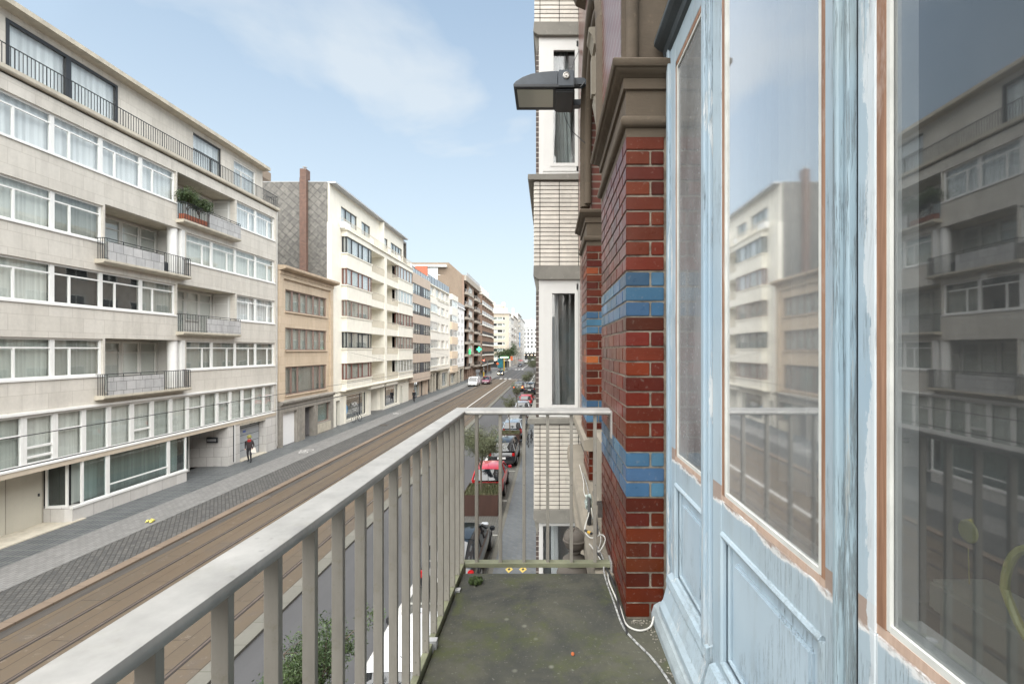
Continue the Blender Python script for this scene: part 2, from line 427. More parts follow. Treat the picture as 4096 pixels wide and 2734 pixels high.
# bicycle symbols on the cycle path
def bike_mark(y):
    m = MB(); z = .006; c = -17.55
    def ring(cy, r):
        pts = []; 
        for k in range(17):
            t = 2 * math.pi * k / 16; pts += [(c + r * math.sin(t), cy + r * math.cos(t), z), (c + (r - .07) * math.sin(t), cy + (r - .07) * math.cos(t), z)]
        m.add(pts, [(2 * k, 2 * k + 1, 2 * k + 3, 2 * k + 2) for k in range(16)])
    def seg(a, b):
        d = (Vector((b[0] - a[0], b[1] - a[1], 0))).normalized() * .035; n_ = Vector((-d.y, d.x, 0))
        m.add([(a[0] + n_.x, a[1] + n_.y, z), (b[0] + n_.x, b[1] + n_.y, z), (b[0] - n_.x, b[1] - n_.y, z), (a[0] - n_.x, a[1] - n_.y, z)], [(0, 1, 2, 3)])
    ring(y - .42, .32); ring(y + .42, .32)
    seg((c, y - .42), (c - .42, y - .2)); seg((c - .42, y - .2), (c - .42, y + .26)); seg((c, y - .42), (c, y - .02)); seg((c, y - .02), (c - .42, y + .26)); seg((c, y - .02), (c - .5, y - .24)); seg((c, y + .42), (c - .56, y + .22)); seg((c - .56, y + .22), (c - .56, y + .4))
    tag(m.build("cycle_marking", M_LINE), kind='structure')
for y in (35.0, 56.0): bike_mark(y)
M_IRON = plain("cast_iron", (.11, .10, .09, 1), .6, .3, var=.2, scale=20)
for i, (x, y, lx, ly, l) in enumerate([(-16.1, 47.2, .42, .42, "square cast iron manhole cover in the setts opposite the shop window"), (-14.15, 23.9, .2, .5, "drain grate in the gutter nearest the balcony"),
        (-16.2, 70, .45, .45, "cast iron cover in the setts near the walking woman"), (-16.0, 86, .45, .45, "cast iron cover furthest along the setts"), (-14.15, 55, .2, .5, "drain grate in the gutter opposite the cream apartments")]):
    m = MB(); z = .001 if x < -15 else -.062; m.box(x - lx, x + lx, y - ly, y + ly, z - .03, z + .006)
    for k in range(6): m.box(x - lx + .05, x + lx - .05, y - ly + .04 + k * (2 * ly - .08) / 6, y - ly + .07 + k * (2 * ly - .08) / 6, z, z + .016)
    tag(m.build("manhole_cover" if x < -15 else "drain_grate", M_IRON), l, "drain cover")

# ---------------------------------------------------------------- building A: long stone-clad apartment block
M_CLAD = brick("stone_cladding", (.54, .51, .455, 1), (.59, .56, .505, 1), (.46, .43, .38, 1), .98, .62, .012, "yz", .5, .75, .12, .4, .12)
M_CLADG = brick("grey_stone_cladding", (.50, .485, .46, 1), (.57, .555, .53, 1), (.30, .28, .27, 1), .95, .60, .012, 'yz', .5, .6, .15, .22, .12)
M_PANEL = brick("grey_granite_panel", (.38, .38, .38, 1), (.47, .465, .46, 1), (.20, .20, .19, 1), .52, .42, .014, 'yz', .3, .65, .2, .45, .2)
M_CONC = plain("pale_concrete", (.48, .44, .36, 1), .85, var=.14, scale=3, streak=.35, bump=.2)
M_ROOF = plain("roof_felt", (.22, .22, .22, 1), .9)
M_RAILK = plain("black_railing", (.025, .027, .03, 1), .5)
M_SOFF = plain("cream_soffit", (.50, .43, .34, 1), .8, var=.08)
M_GDOOR = plain("beige_garage_door", (.50, .48, .41, 1), .55, var=.05, scale=1.2, streak=.12)
XA = -20.2
A = thing("apartment_building", "long pale stone clad apartment block with white ribbon windows, nearest on the left", "building", (XA, 21, 0))
bands = [(2.76, 4.79, []), (6.17, 7.78, None), (9.20, 10.85, None), (12.20, 13.87, None), (15.30, 16.97, None)]
Y0A, Y1A = 2.0, 35.95
wall_ops = []
def lw(y0, n, z0, z1, flip=False, cur=0, L=2.15):
    """n window modules of 2.15 m"""
    h = z1 - z0
    for i in range(n):
        y = y0 + i * L
        s = (.72 if not flip else L - .78)
        c = cur if isinstance(cur, int) else cur[i % len(cur)]
        window(A, (XA - .10, y, z0), L - .005, h, WHITE, bars=((s, 0, .735),), hb=((0, L, .75),), cur=c, t=.085)
        tm = MB()   # the small opening sash stands a little proud
        a, b_ = (0.05, s) if not flip else (s, L - .05)
    wall_ops.append((y0, y0 + n * L, z0, z1))
k0 = 26.22 - 2.15 * 11
for zi, cu in ((15.30, (3, 3, 3, 3)), (9.20, (0, 4, 4, 0))):
    z1 = zi + 1.66
    lw(k0, 11, zi, z1, cur=[3] * 11 if zi > 15 else [0, 0, 0, 0, 0, 0, 0, 0, 4, 4, 2])
    lw(31.32, 2, zi + .05, z1 + .06, True, 3 if zi > 15 else 3, L=2.18)
for zi in (6.17, 12.20):
    z1 = zi + 1.64
    lw(21.93 - 2.15 * 9, 9, zi, z1, cur=[2, 1, 2, 1, 2, 1, 2, 1, 2] if zi < 7 else [1, 0, 1, 0, 1, 0, 1, 0, 2])
    lw(26.95, 4, zi + .03, z1 + .03, True, 2 if zi < 7 else 0, L=2.18)
# loggias
logs = [(26.30, 31.20, 14.42, 17.00), (22.02, 26.85, 11.37, 13.95), (26.30, 31.20, 8.32, 10.95), (22.02, 26.85, 5.27, 7.85)]
wall_ops += logs
# mezzanine window strip, 1.2 m modules
z0, z1 = 2.78, 4.79; h = z1 - z0
kinds = "PTPTBTPPLPPTPTPTPT"
for i, kd in enumerate(kinds):
    y = 17.43 - 1.212 * 3 + i * 1.212
    hb = {'T': ((0, 1.21, .62),), 'P': (), 'L': ((0, 1.21, .30),), 'B': ((0, 1.21, .17), (0, 1.21, .36))}[kd]
    window(A, (XA - .04, y, z0), 1.205, h, WHITE, hb=hb, cur=0 if i % 3 else 1, t=.095 if kd in 'PT' else .12, d=.10)
ym0, ym1 = 17.43 - 1.212 * 3, 17.43 - 1.212 * 3 + 1.212 * len(kinds)
wall_ops.append((Y0A, ym1 + .0, z0, z1))
for i in range(9):
    window(A, (XA - .04, ym0 - 1.212 * (i + 1), z0), 1.205, h, WHITE, hb=((0, 1.21, .62),) if i % 2 else (), cur=0, t=.095, d=.1)
m = MB(); cut_wall(m, XA, XA - .35, Y0A, Y1A, 2.62, 17.62, wall_ops)
m.build("wall", M_CLAD, A)
# ledges
m = MB()
for (a, b_, z0_, z1_) in wall_ops:
    if (a, b_, z0_, z1_) in logs: continue
    m.box(XA - .08, XA + .05, a - .03, b_ + .03, z0_ - .07, z0_ + .004)
m.box(XA - .1, XA + .10, Y0A, ym1 + .1, 4.80, 4.90)
m.build("window_sills", WHITE, A)
m = MB(); m.box(XA - 1.6, XA + .02, Y0A, Y1A - .02, 2.50, 2.70); m.build("soffit", M_SOFF, A)
# loggia interiors
for (a, b_, za, zb) in logs:
    m = MB(); xb = XA - 1.5
    m.box(xb - .2, xb, a - .4, b_ + .4, za - .1, zb + .2)          # back
    m.box(xb, XA - .34, a - .15, a - .002, za, zb); m.box(xb, XA - .34, b_ + .002, b_ + .15, za, zb)
    m.build("loggia_wall", WHITE2, A)
    m = MB(); m.box(xb, XA - .32, a - .1, b_ + .1, za - .16, za); m.build("loggia_slab", M_CONC, A)
    m = MB(); m.box(xb, XA - .33, a - .1, b_ + .1, zb, zb + .15); m.build("loggia_ceiling", M_CONC, A)
    hh = zb - za - .12; ww = (b_ - a - .4) / 4
    for i in range(4):
        lo = 0 if i in (1, 3) else .30
        window(A, (xb + .10, a + .2 + i * ww, za + lo * hh), ww - .03, hh * (1 - lo), WHITE2 if za > 9 else BROWNF if False else WHITE2, hb=((0, ww, .78 if not lo else .68),), cur=1 if za > 9 else 4, t=.08)
    window(A, (XA - 1.45, b_ - .02, za), 1.0, hh, WHITE, hb=((0, 1.0, .78),), cur=4, rz=-math.pi / 2) if a > 26 else None
    if a < 24:
        m = MB(); m.lathe([(.24, 0), (.24, zb - za)], (XA - .30, 26.32, za), 24); m.box(XA - .3, XA - .004, 26.62, 26.95, za, zb)
        m.build("column", WHITE, A, smooth=True)
# balconies
for (ya, yb, pa, pb, zt) in [(26.2, 31.07, 28.2, 31.05, 14.42), (21.5, 26.75, 21.75, 24.85, 11.37), (26.2, 31.07, 28.05, 31.05, 8.32), (21.5, 26.75, 21.75, 24.85, 5.27)]:
    xo = XA + .45; m = MB(); m.prism([(XA + .001, zt - .20), (xo - .06, zt - .16), (xo, zt - .10), (xo, zt), (XA + .001, zt)], ya, yb)
    bal = m.build("balcony", M_CONC, A)
    m = MB(); m.box(xo - .14, xo - .02, pa, pb, zt + .0, zt + .80); m.box(xo - .155, xo - .0, pa - .02, pb + .02, zt + .80, zt + .83) if False else None
    m.build("parapet_panel", M_PANEL, bal)
    m = MB(); r = .014; zr = zt + .95; m.tube([(XA, ya + .06, zr), (xo - .05, ya + .06, zr), (xo - .05, yb - .06, zr), (XA, yb - .06, zr)], .019, 6)
    m.tube([(xo - .06, pa, zt + .84), (xo - .06, pb, zt + .84)], .015, 6)
    y = ya + .06
    while y < yb:
        if y < pa or y > pb: m.box(xo - .06, xo - .04, y - .009, y + .009, zt, zr)
        elif int((y - ya) / .12) % 8 == 0: m.box(xo - .065, xo - .045, y - .01, y + .01, zt + .8, zr)
        y += .12
    for yy in (ya + .06, yb - .06):
        for xx in (XA + .1, XA + .2, XA + .3): m.box(xx - .009, xx + .009, yy - .009, yy + .009, zt, zr)
    m.tube([(xo - .05, ya + .06, zt + .06), (xo - .05, yb - .06, zt + .06)], .012, 6)
    m.build("railing", M_RAILK, bal)
# terrace storey
m = MB(); m.prism([(XA + .12, 17.64), (XA + .16, 17.70), (XA + .16, 17.85), (XA - .4, 17.88), (XA - .4, 17.64)], Y0A, Y1A + .15); m.box(XA - .35, XA - .0, Y0A, Y1A, 17.56, 17.66)
m.build("terrace_edge", M_CONC, A)
m = MB(); zr = 18.66; x = XA + .06
m.tube([(x, Y0A, zr), (x, Y1A, zr)], .022, 6); m.tube([(x, Y1A - .02, zr), (x - .9, Y1A - .02, zr)], .02, 6); m.tube([(x, Y1A - .02, zr - .35), (x, Y1A - 2.0, zr - .35)], .012, 6)
y = Y0A; k = 0
while y < Y1A: m.box(x - .01, x + .01, y - (.009 if k % 8 else .017), y + (.009 if k % 8 else .017), 17.86, zr); y += .145; k += 1
for k in range(6): m.box(x - .15 * k - .01, x - .15 * k + .01, Y1A - .03, Y1A - .01, 17.86, zr)
m.build("terrace_railing", M_RAILK, A)
xt = XA - 1.2; ops = [(19.05, 24.0, 17.9, 20.42), (29.1, 31.6, 17.9, 20.42), (32.85, 35.3, 18.1, 20.3)]
m = MB(); cut_wall(m, xt, xt - .3, Y0A, 36.15, 17.6, 20.72, ops); m.build("upper_wall", M_CLAD, A)
window(A, (xt + .02, 19.05, 17.9), 2.5, 2.5, BLACKF, cur=3, t=.13, d=.12)
window(A, (xt + .02, 21.55, 17.9), 2.45, 2.5, BLACKF, cur=3, t=.11, d=.12)
window(A, (xt - .05, 29.1, 17.9), 2.5, 2.5, BLACKF, bars=((1.65, 0, .62),), hb=((0, 2.5, .64),), cur=3, t=.07)
window(A, (xt - .05, 32.85, 18.1), 2.45, 2.2, WHITE, bars=((.9, 0, .72),), hb=((0, 2.45, .74),), cur=3, t=.08)
m = MB(); m.prism([(xt - 9, 20.72), (xt + .02, 20.70), (xt + .52, 20.74), (xt + .52, 20.95), (xt + .40, 20.99), (xt - 9, 20.99)], Y0A - .2, 36.3)
m.build("cornice", M_CONC, A)
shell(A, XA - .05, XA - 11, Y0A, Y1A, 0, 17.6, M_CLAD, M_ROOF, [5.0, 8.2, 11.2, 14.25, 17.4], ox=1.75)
m = MB(); m.box(XA - 11, xt - .3, Y0A, Y0A + .25, 17.6, 20.7); m.box(XA - 11, xt - .3, 35.9, 36.15, 17.6, 20.7); m.box(XA - 11.2, XA - 11, Y0A, 36.15, 17.6, 20.7)
m.build("upper_side_wall", M_CLAD, A)
m = MB(); m.lathe([(.10, 0), (.10, .5), (.2, .52), (.2, .6), (.08, .7)], (xt - 1.5, 33.2, 20.98), 10); m.box(xt - 2.2, xt - 1.8, 33.9, 34.4, 20.98, 21.3)
m.build("roof_vent", M_ROOF, A)
m = MB(); m.tube([(XA + .04, Y1A - .10, 17.5), (XA + .04, Y1A - .10, 5.2), (XA + .05, Y1A - .15, 4.6), (XA + .04, Y1A - .10, .2)], .045, 8); m.build("drain_pipe", plain("grey_pipe", (.42, .41, .39, 1), .6), A)
# ground floor: garage doors, show window, entrance, second garage
xg = XA - 1.15
m = MB(); m.box(xg - .1, xg, Y0A, 20.40, .05, 2.5); gd = m.build("garage_door", M_GDOOR, A)
m = MB()
for y in (17.62, 19.0, 16.2, 14.8): m.box(xg - .012, xg + .012, y - .012, y + .012, .07, 2.48)
m.box(xg - .01, xg + .015, 20.36, 20.42, .05, 2.5); m.build("door_joint", plain("joint_shadow_gap", (.30, .28, .24, 1), .7), gd)
m = MB(); m.box(xg, xg + .05, 20.2, 20.24, 1.2, 1.32); m.build("handle", BLACKF, gd)
m = MB(); m.box(xg + .001, xg + .012, 17.15, 17.42, 1.22, 1.34); m.cur = 1; m.box(xg + .012, xg + .014, 17.17, 17.40, 1.245, 1.275); m.lathe([(.07, 0), (.07, .01)], (xg + .001, 17.29, 1.46), 16, 'x')
tag(m.build("door_sign", [plain("blue_sign", (.06, .16, .42, 1), .4), plain("white_sign", (.75, .7, .7, 1), .4)], gd))
m = MB(); m.box(xg - .3, xg, Y0A, 20.4, 0, .05); m.box(xg, XA + .12, Y0A, 21.0, -.1, .045); m.build("threshold", M_CONC, A)
m = MB()
m.box(xg - .3, xg - .11, 20.4, 27.0, 0, .62)
m.prism([(XA - .02, 20.55), (XA - .02, 27.0), (XA - .3, 27.0), (XA - .3, 21.2), (xg, 20.52), (xg, 20.42), (XA - .25, 20.42)], 0, .62, 'z')
m.build("plinth", M_CLADG, A)
ops = [(20.95, 22.2), (22.2, 25.75), (25.75, 27.0)]
for (a, b_) in ops:
    window(A, (XA - .03, a, .62), b_ - a - .005, 1.95, WHITE, hb=((0, b_ - a, .26),) if b_ - a > 3 else (), cur=1 if (b_ > 26 or b_ < 23) else 2, gl=GLD, t=.09, cd=.5)
window(A, (xg + .05, 20.45, .62), .78, 1.9, WHITE, cur=4, gl=GLD, t=.08, rz=-math.pi / 2 + .25)
m = MB(); m.box(XA - .12, XA + .02, 20.5, 27.05, .57, .66); m.build("window_ledge", WHITE, A)
m = MB(); m.box(XA - .14, XA - .0, 20.4, 27.05, 2.50, 2.77); m.build("fascia", WHITE, A)
# entrance recess 27 - 30.5
m = MB()
m.prism([(XA - .02, 30.45), (XA - .02, 31.65), (XA - .45, 31.65), (XA - .45, 31.1), (XA - 2.4, 30.6), (XA - 2.6, 30.1), (XA - 1.9, 30.25), (XA - .9, 30.42)], 0, 2.5, 'z')
m.build("pier", M_CLADG, A)
m = MB(); m.box(XA - .5, XA - .02, 34.55, Y1A, 0, 2.6); m.box(XA - .4, XA - .02, 35.4, Y1A, 2.6, 4.79)
m.build("pier", M_CLADG, A)
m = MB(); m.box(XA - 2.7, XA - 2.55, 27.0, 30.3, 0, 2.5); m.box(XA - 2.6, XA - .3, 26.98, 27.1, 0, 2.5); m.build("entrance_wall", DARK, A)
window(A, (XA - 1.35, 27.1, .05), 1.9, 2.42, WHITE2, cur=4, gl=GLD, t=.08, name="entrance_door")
m = MB(); m.box(XA - .03, XA + .012, 30.98, 31.04, .15, 2.5); m.cur = 1; m.box(XA - .03, XA + .02, 31.04, 31.14, .1, 2.5); m.build("light_slot", [BLACKF, WHITE], A)
m = MB(); m.box(XA - 1.18, XA - .5, 30.20, 30.26, 1.52, 1.86); nb_ = m.build("letter_plate", BLACKF, A)
m = MB()
for k in range(7): m.box(XA - 1.12 + k * .08, XA - 1.07 + k * .08, 30.19, 30.2, 1.62, 1.76)
m.build("name_strip", GREYF, nb_)
m = MB(); m.box(XA - .62, XA - .52, 31.65, 34.55, .05, 2.35); gd = m.build("garage_door", plain("grey_garage_door", (.33, .35, .37, 1), .5, var=.05), A)
m = MB()
for z in (.55, 1.05, 1.55, 2.05): m.box(XA - .522, XA - .512, 31.67, 34.53, z - .012, z + .012)
for y in (32.2, 33.8): m.box(XA - .53, XA - .505, y - .3, y + .3, 2.18, 2.3)
m.build("door_joint", DARK, gd)
m = MB(); m.box(XA - .52, XA - .505, 32.75, 33.05, 1.72, 1.86); m.build("door_sign", plain("blue_plate", (.08, .13, .36, 1), .4), gd)
m = MB(); m.box(XA - .7, XA - .02, 31.65, 34.55, 2.35, 2.5); m.box(XA - .7, XA + .1, 31.65, 34.55, -.1, .05); m.build("garage_lintel", M_CONC, A)

# ---------------------------------------------------------------- building B: beige house
M_BEIGE = brick("beige_stone", (.51, .41, .30, 1), (.56, .455, .34, 1), (.40, .30, .20, 1), 1.1, .62, .008, 'yz', .5, .75, .12, .3, .1)
M_BLUEST = plain("weathered_bluestone", (.27, .25, .22, 1), .7, var=.2, scale=2.5, streak=.5, bump=.2)
XB = -20.05
B = thing("townhouse", "narrow beige stone house with brown window frames beside the slate gable", "building", (XB, 40, 0))
ops = [(37.1, 44.0, 10.3, 12.0), (37.1, 44.0, 7.3, 9.05), (37.1, 44.0, 3.82, 6.02)]
m = MB(); cut_wall(m, XB - .16, XB - .45, 36.6, 44.5, 3.4, 12.75, ops)
cut_wall(m, XB, XB - .5, 36.05, 36.6, 3.4, 13.3, []); cut_wall(m, XB, XB - .5, 44.5, 45.0, 3.4, 13.3, []); m.box(XB - .45, XB - .001, 36.6, 44.5, 12.75, 13.3)
m.build("wall", M_BEIGE, B)
for i, (a, b_, za, zb) in enumerate(ops):
    n = 6 if i < 2 else 5; ws = [(b_ - a) / 6] * 6 if i < 2 else [1.0, 1.0, 2.6, 1.2, 1.1]; y = a
    for q in ws:
        window(B, (XB - .24, y, za), q - .01, zb - za, BROWNF, cur=1 if i < 2 else 2, t=.08); y += q
    m = MB(); m.box(XB - .22, XB - .05, a - .05, b_ + .05, za - .10, za - .0); m.build("window_sill", M_BEIGE, B)
m = MB()
m.prism([(XB - .5, 13.3), (XB + .08, 13.3), (XB + .45, 13.42), (XB + .5, 13.48), (XB + .5, 13.64), (XB - .5, 13.72)], 36.0, 45.3)
m.prism([(XB, 12.98), (XB + .05, 13.02), (XB + .1, 13.22), (XB, 13.26)], 36.05, 45.0)
m.build("cornice", plain("stained_cornice", (.46, .36, .26, 1), .8, var=.2, scale=2, streak=.5), B)
m = MB(); m.prism([(XB - .2, 3.12), (XB + .12, 3.15), (XB + .22, 3.30), (XB + .22, 3.42), (XB - .2, 3.5)], 36.05, 45.0)
cut_wall(m, XB + .02, XB - .4, 36.1, 45.0, .0, 3.12, [(36.45, 38.5, 0, 2.55), (39.75, 41.3, 0, 2.6), (41.95, 44.4, .95, 2.6)])
for y in (38.75, 39.5, 41.42, 41.75): m.box(XB, XB + .07, y - .06, y + .06, .02, 2.72)
m.box(XB, XB + .05, 36.3, 44.8, 2.62, 2.72)
m.build("shop_front", M_BLUEST, B)
m = MB(); m.box(XB - .30, XB - .22, 36.45, 38.5, .03, 2.55); m.build("garage_door", plain("white_roller_door", (.76, .76, .76, 1), .5, var=.02), B)
m = MB(); m.box(XB - 1.4, XB - 1.3, 39.75, 41.3, .05, 2.6); m.box(XB - 1.3, XB - .4, 41.3, 41.4, .05, 2.6); m.box(XB - 1.3, XB - .4, 39.65, 39.75, .05, 2.6); m.build("door", plain("grey_door", (.2, .19, .19, 1), .5), B)
window(B, (XB - .2, 41.95, .95), 2.44, 1.65, BROWNF, cur=1, gl=GLD)
m = MB(); m.box(XB - .1, XB + .03, 41.9, 44.45, .1, .88); m.build("plinth", M_CONC, B)
shell(B, XB - .15, XB - 10, 36.0, 45.0, 0, 13.3, M_BEIGE, M_ROOF, [3.2, 6.6, 9.6, 12.6])

# ---------------------------------------------------------------- building C: cream art deco block
M_CREAM = plain("cream_render", (.78, .75, .66, 1), .75, var=.05, scale=1.5, streak=.16)
M_CREAM2 = plain("cream_sill", (.76, .73, .63, 1), .7, var=.06)
def slate_gable():
    b = NB("slate_diamond_cladding")
    v = b.vec((1, 1, 1), 'yz')
    r = b.n("ShaderNodeVectorRotate", {"Vector": v, "Angle": .72}, rotation_type='Z_AXIS').outputs[0]
    q = b.n("ShaderNodeTexBrick", {"Vector": r, "Color1": (.078, .073, .065, 1), "Color2": (.128, .119, .104, 1), "Mortar": (.03, .028, .025, 1), "Scale": 1.0, "Mortar Size": .03,
            "Brick Width": .56, "Row Height": .56, "Mortar Smooth": .3}, offset=.0)
    h2 = b.n("ShaderNodeTexWave", {"Vector": r, "Scale": .28, "Distortion": 1.5}, bands_direction='X').outputs["Fac"]
    g = b.noise(.25, 3, .6)
    col = b.mix(b.math('MULTIPLY', b.ramp(g, .4, .7), .45), q.outputs["Color"], (.10, .095, .085, 1))
    col = b.mix(b.math('MULTIPLY', b.ramp(b.noise(3, 4, .6), .45, .8), .35), col, (.33, .31, .27, 1))
    sp = b.n("ShaderNodeSeparateXYZ", {0: r})
    saw = b.math('FRACT', b.math('DIVIDE', sp.outputs[1], .56)); saw2 = b.math('FRACT', b.math('DIVIDE', sp.outputs[0], .56))
    hh = b.math('ADD', b.math('MULTIPLY', saw, -1.0), b.math('MULTIPLY', saw2, -.6))
    return b.done(col, .55, None, b.bump(hh, .8, .10))
M_SLG = slate_gable()
M_BRK = brick("red_brown_brick", (0.105, 0.045, 0.032, 1), (0.175, 0.081, 0.056, 1), (0.140, 0.126, 0.105, 1), .22, .075, .012, 'yz', .5, .85, .3, .3, .25)
M_BRKB = brick("brown_brick", (0.194, 0.137, 0.094, 1), (0.238, 0.173, 0.122, 1), (0.216, 0.187, 0.151, 1), .22, .075, .012, 'yz', .5, .85, .2, .25, .2)
XC = -20.2; XCf = -19.68
Cb = thing("apartment_building", "cream rendered seven storey block with bay windows and a grey slate gable", "building", (XC, 57, 0))
Y0, Y1 = 45.05, 70.0
fl = [4.42, 7.52, 10.62, 13.72, 16.82]
ops = [(53.8, 58.2, z - .75, z + 1.62) for z in fl] + [(59.0, 63.4, z - .75, z + 1.62) for z in fl] + [(47.2, 53.8, 3.5, 18.9), (63.4, 70.0, 3.5, 18.9)]
m = MB(); cut_wall(m, XC, XC - .4, Y0, Y1, 3.3, 19.2, ops); m.box(XC, XCf - .05, 58.2, 59.0, 3.5, 19.1)
m.build("wall", M_CREAM, Cb)
m = MB()
for (a, b_) in ((47.2, 53.8), (63.4, 70.0)):
    zs = [3.5] + sum([[z, z + 1.58] for z in fl], []) + [19.1]
    for i in range(0, len(zs), 2):
        m.box(XC - .39, XCf, a, b_, zs[i], zs[i + 1])
m.box(XC - .4, XCf - .06, 53.8, 63.4, 18.45, 19.1)
for z in fl + [18.6]: m.box(XC - .39, XCf - .1, 53.8, 58.2, z - 1.5, z - .72) if z < 18 else None; m.box(XC - .39, XCf - .1, 59.0, 63.4, z - 1.5, z - .72) if z < 18 else None
m.build("bay_band", M_CREAM, Cb)
m = MB()
for (a, b_) in ((47.1, 53.9), (63.3, 70.1)):
    for z in fl: m.box(XC, XCf + .06, a - .03, b_, z - .12, z - .0); m.box(XC, XCf + .03, a, b_, z + 1.6, z + 1.66)
m.box(XC, XCf + .12, 46.9, 70.1, 19.0, 19.12); m.box(XC, XCf + .1, 47.1, 70.05, 3.42, 3.52)
m.build("band_course", M_CREAM2, Cb)
frs = {0: (REDWOOD, WHITE2), 1: (BLACKF, BROWNF), 2: (BROWNF, REDWOOD), 3: (REDWOOD, WHITE2), 4: (BLACKF, BROWNF)}
for i, z in enumerate(fl):
    for s, (a, b_) in enumerate(((47.2, 53.8), (63.4, 70.0))):
        fm = frs[i][s]; ws = [1.25, 1.75, 1.05, 1.75, .8] if s == 0 else [1.0, 1.4, 1.4, 1.4, 1.4]; y = a
        for k, q in enumerate(ws):
            window(Cb, (XCf - .04, y, z), q - .01, 1.58, fm, cur=(3 if i > 2 else 1) if (k + i) % 4 else 0, t=.08, hb=()); y += q
        window(Cb, (XC + .0, a + .02, z), XCf - XC - .05, 1.58, fm, cur=1, t=.12, rz=-math.pi / 2)
    for (a, b_) in ((53.8, 58.2), (59.0, 63.4)):
        m = MB(); m.box(XC - 1.5, XC - 1.4, a - .1, b_ + .1, z - .75, z + 1.62); m.box(XC - 1.4, XC - .39, a - .2, a, z - .75, z + 1.62); m.box(XC - 1.4, XC - .39, b_, b_ + .2, z - .75, z + 1.62)
        m.box(XC - 1.4, XC - .39, a, b_, z - .9, z - .75); m.box(XC - 1.4, XC - .39, a, b_, z + 1.62, z + 1.75)
        m.build("loggia_wall", M_CREAM, Cb)
        window(Cb, (XC - 1.35, a + 1.2, z - .72), 1.6, 2.2, frs[i][0], cur=4, t=.1, sub=False)
        m = MB(); m.tube([(XC + .42, a, z + .12), (XC + .42, b_, z + .12)], .03, 6); m.tube([(XC + .42, a, z - .66), (XC + .42, b_, z - .66)], .02, 6)
        y = a + .1
        while y < b_: m.box(XC + .41, XC + .43, y - .01, y + .01, z - .7, z + .12); y += .13
        m.build("railing", plain("cream_railing", (.55, .5, .42, 1), .5) if i == 0 and a < 55 else bpy.data.materials["cream_railing"], Cb)
# setback top storey
xt = XC - .25; ops = [(47.6, 51.6, 20.0, 21.5), (52.8, 55.4, 20.0, 21.4), (59.6, 61.4, 20.0, 21.3), (62.6, 67.4, 20.0, 21.3)]
m = MB(); cut_wall(m, xt, xt - .3, Y0, 68.0, 19.1, 22.85, ops); m.box(xt, xt + .5, 58.4, 58.7, 19.2, 22.8); m.build("upper_wall", M_CREAM, Cb)
for (a, b_, za, zb) in ops:
    n = max(1, round((b_ - a) / 1.25)); q = (b_ - a) / n
    for k in range(n): window(Cb, (xt - .08, a + k * q, za), q - .01, zb - za, BLACKF, cur=1 if k % 2 else 3, t=.07)
m = MB(); m.box(XC - 10, xt + .62, Y0 - .05, 68.3, 22.85, 23.0); m.build("roof_edge", plain("zinc_edge", (.42, .44, .46, 1), .5), Cb)
m = MB(); z = 20.0; x = XCf - .1; m.tube([(x, 46.6, z), (x, 69.8, z)], .025, 6); m.tube([(x, 46.6, z), (XC, 46.6, z)], .025, 6)
y = 46.7
while y < 69.8: m.box(x - .01, x + .01, y - .01, y + .01, 19.12, z); y += .16
m.build("terrace_railing", bpy.data.materials["cream_railing"], Cb)
for y in (46.7, 53.6, 59.4, 63.6, 69.0):
    m = MB(); m.box(XCf - .5, XCf - .02, y, y + (1.4 if y < 47 else .8), 19.12, 19.75); m.build("planter_block", WHITE, Cb)
# ground floor
xg = XC - .1; ops = [(46.2, 47.1, 0, 2.45), (48.5, 54.0, .28, 2.72), (55.2, 59.3, 0, 2.75), (59.9, 65.2, .3, 2.75), (66.2, 67.1, 0, 2.4)]
m = MB(); cut_wall(m, xg, xg - .4, Y0, Y1, 0, 3.3, ops); m.box(xg, xg + .07, Y0, 55.0, 2.9, 3.02); m.box(xg, xg + .07, 59.4, Y1, 2.9, 3.02)
for y in (48.2, 54.3, 59.55, 65.5): m.box(xg, xg + .06, y - .12, y + .12, .0, 2.9)
m.box(xg - 2.2, xg - 2.0, 55.0, 59.5, 0, 3.3); m.prism([(xg - 2.0, 59.3), (xg - .4, 59.3), (xg - .6, 58.9), (xg - 1.4, 58.2), (xg - 2.0, 58.1)], 0, 2.9, 'z'); m.box(xg - 2, xg - .4, 55.0, 55.2, 0, 3.3)
m.box(XC - .39, XCf - .06, Y0 + 1.9, Y1, 3.3, 3.42)
m.build("ground_wall", M_CREAM, Cb)
M_SH = glass("shop_glass", (.62, .66, .58, 1), 3.2, .01, 0, 1.5, .05)
for (a, b_, za, zb) in (ops[1], ops[3]): window(Cb, (xg - .22, a, za), b_ - a, zb - za, BLACKF, bars=((1.0, 0, 1), ) if a > 55 else ((4.1, 0, 1),), cur=2, gl=M_SH, t=.05, cd=1.2, name="shop_window")
for (a, b_, za, zb) in (ops[0], ops[4]): window(Cb, (xg - .35, a, za), b_ - a, zb - za, BLACKF, cur=4, gl=GLD, t=.06, name="door")
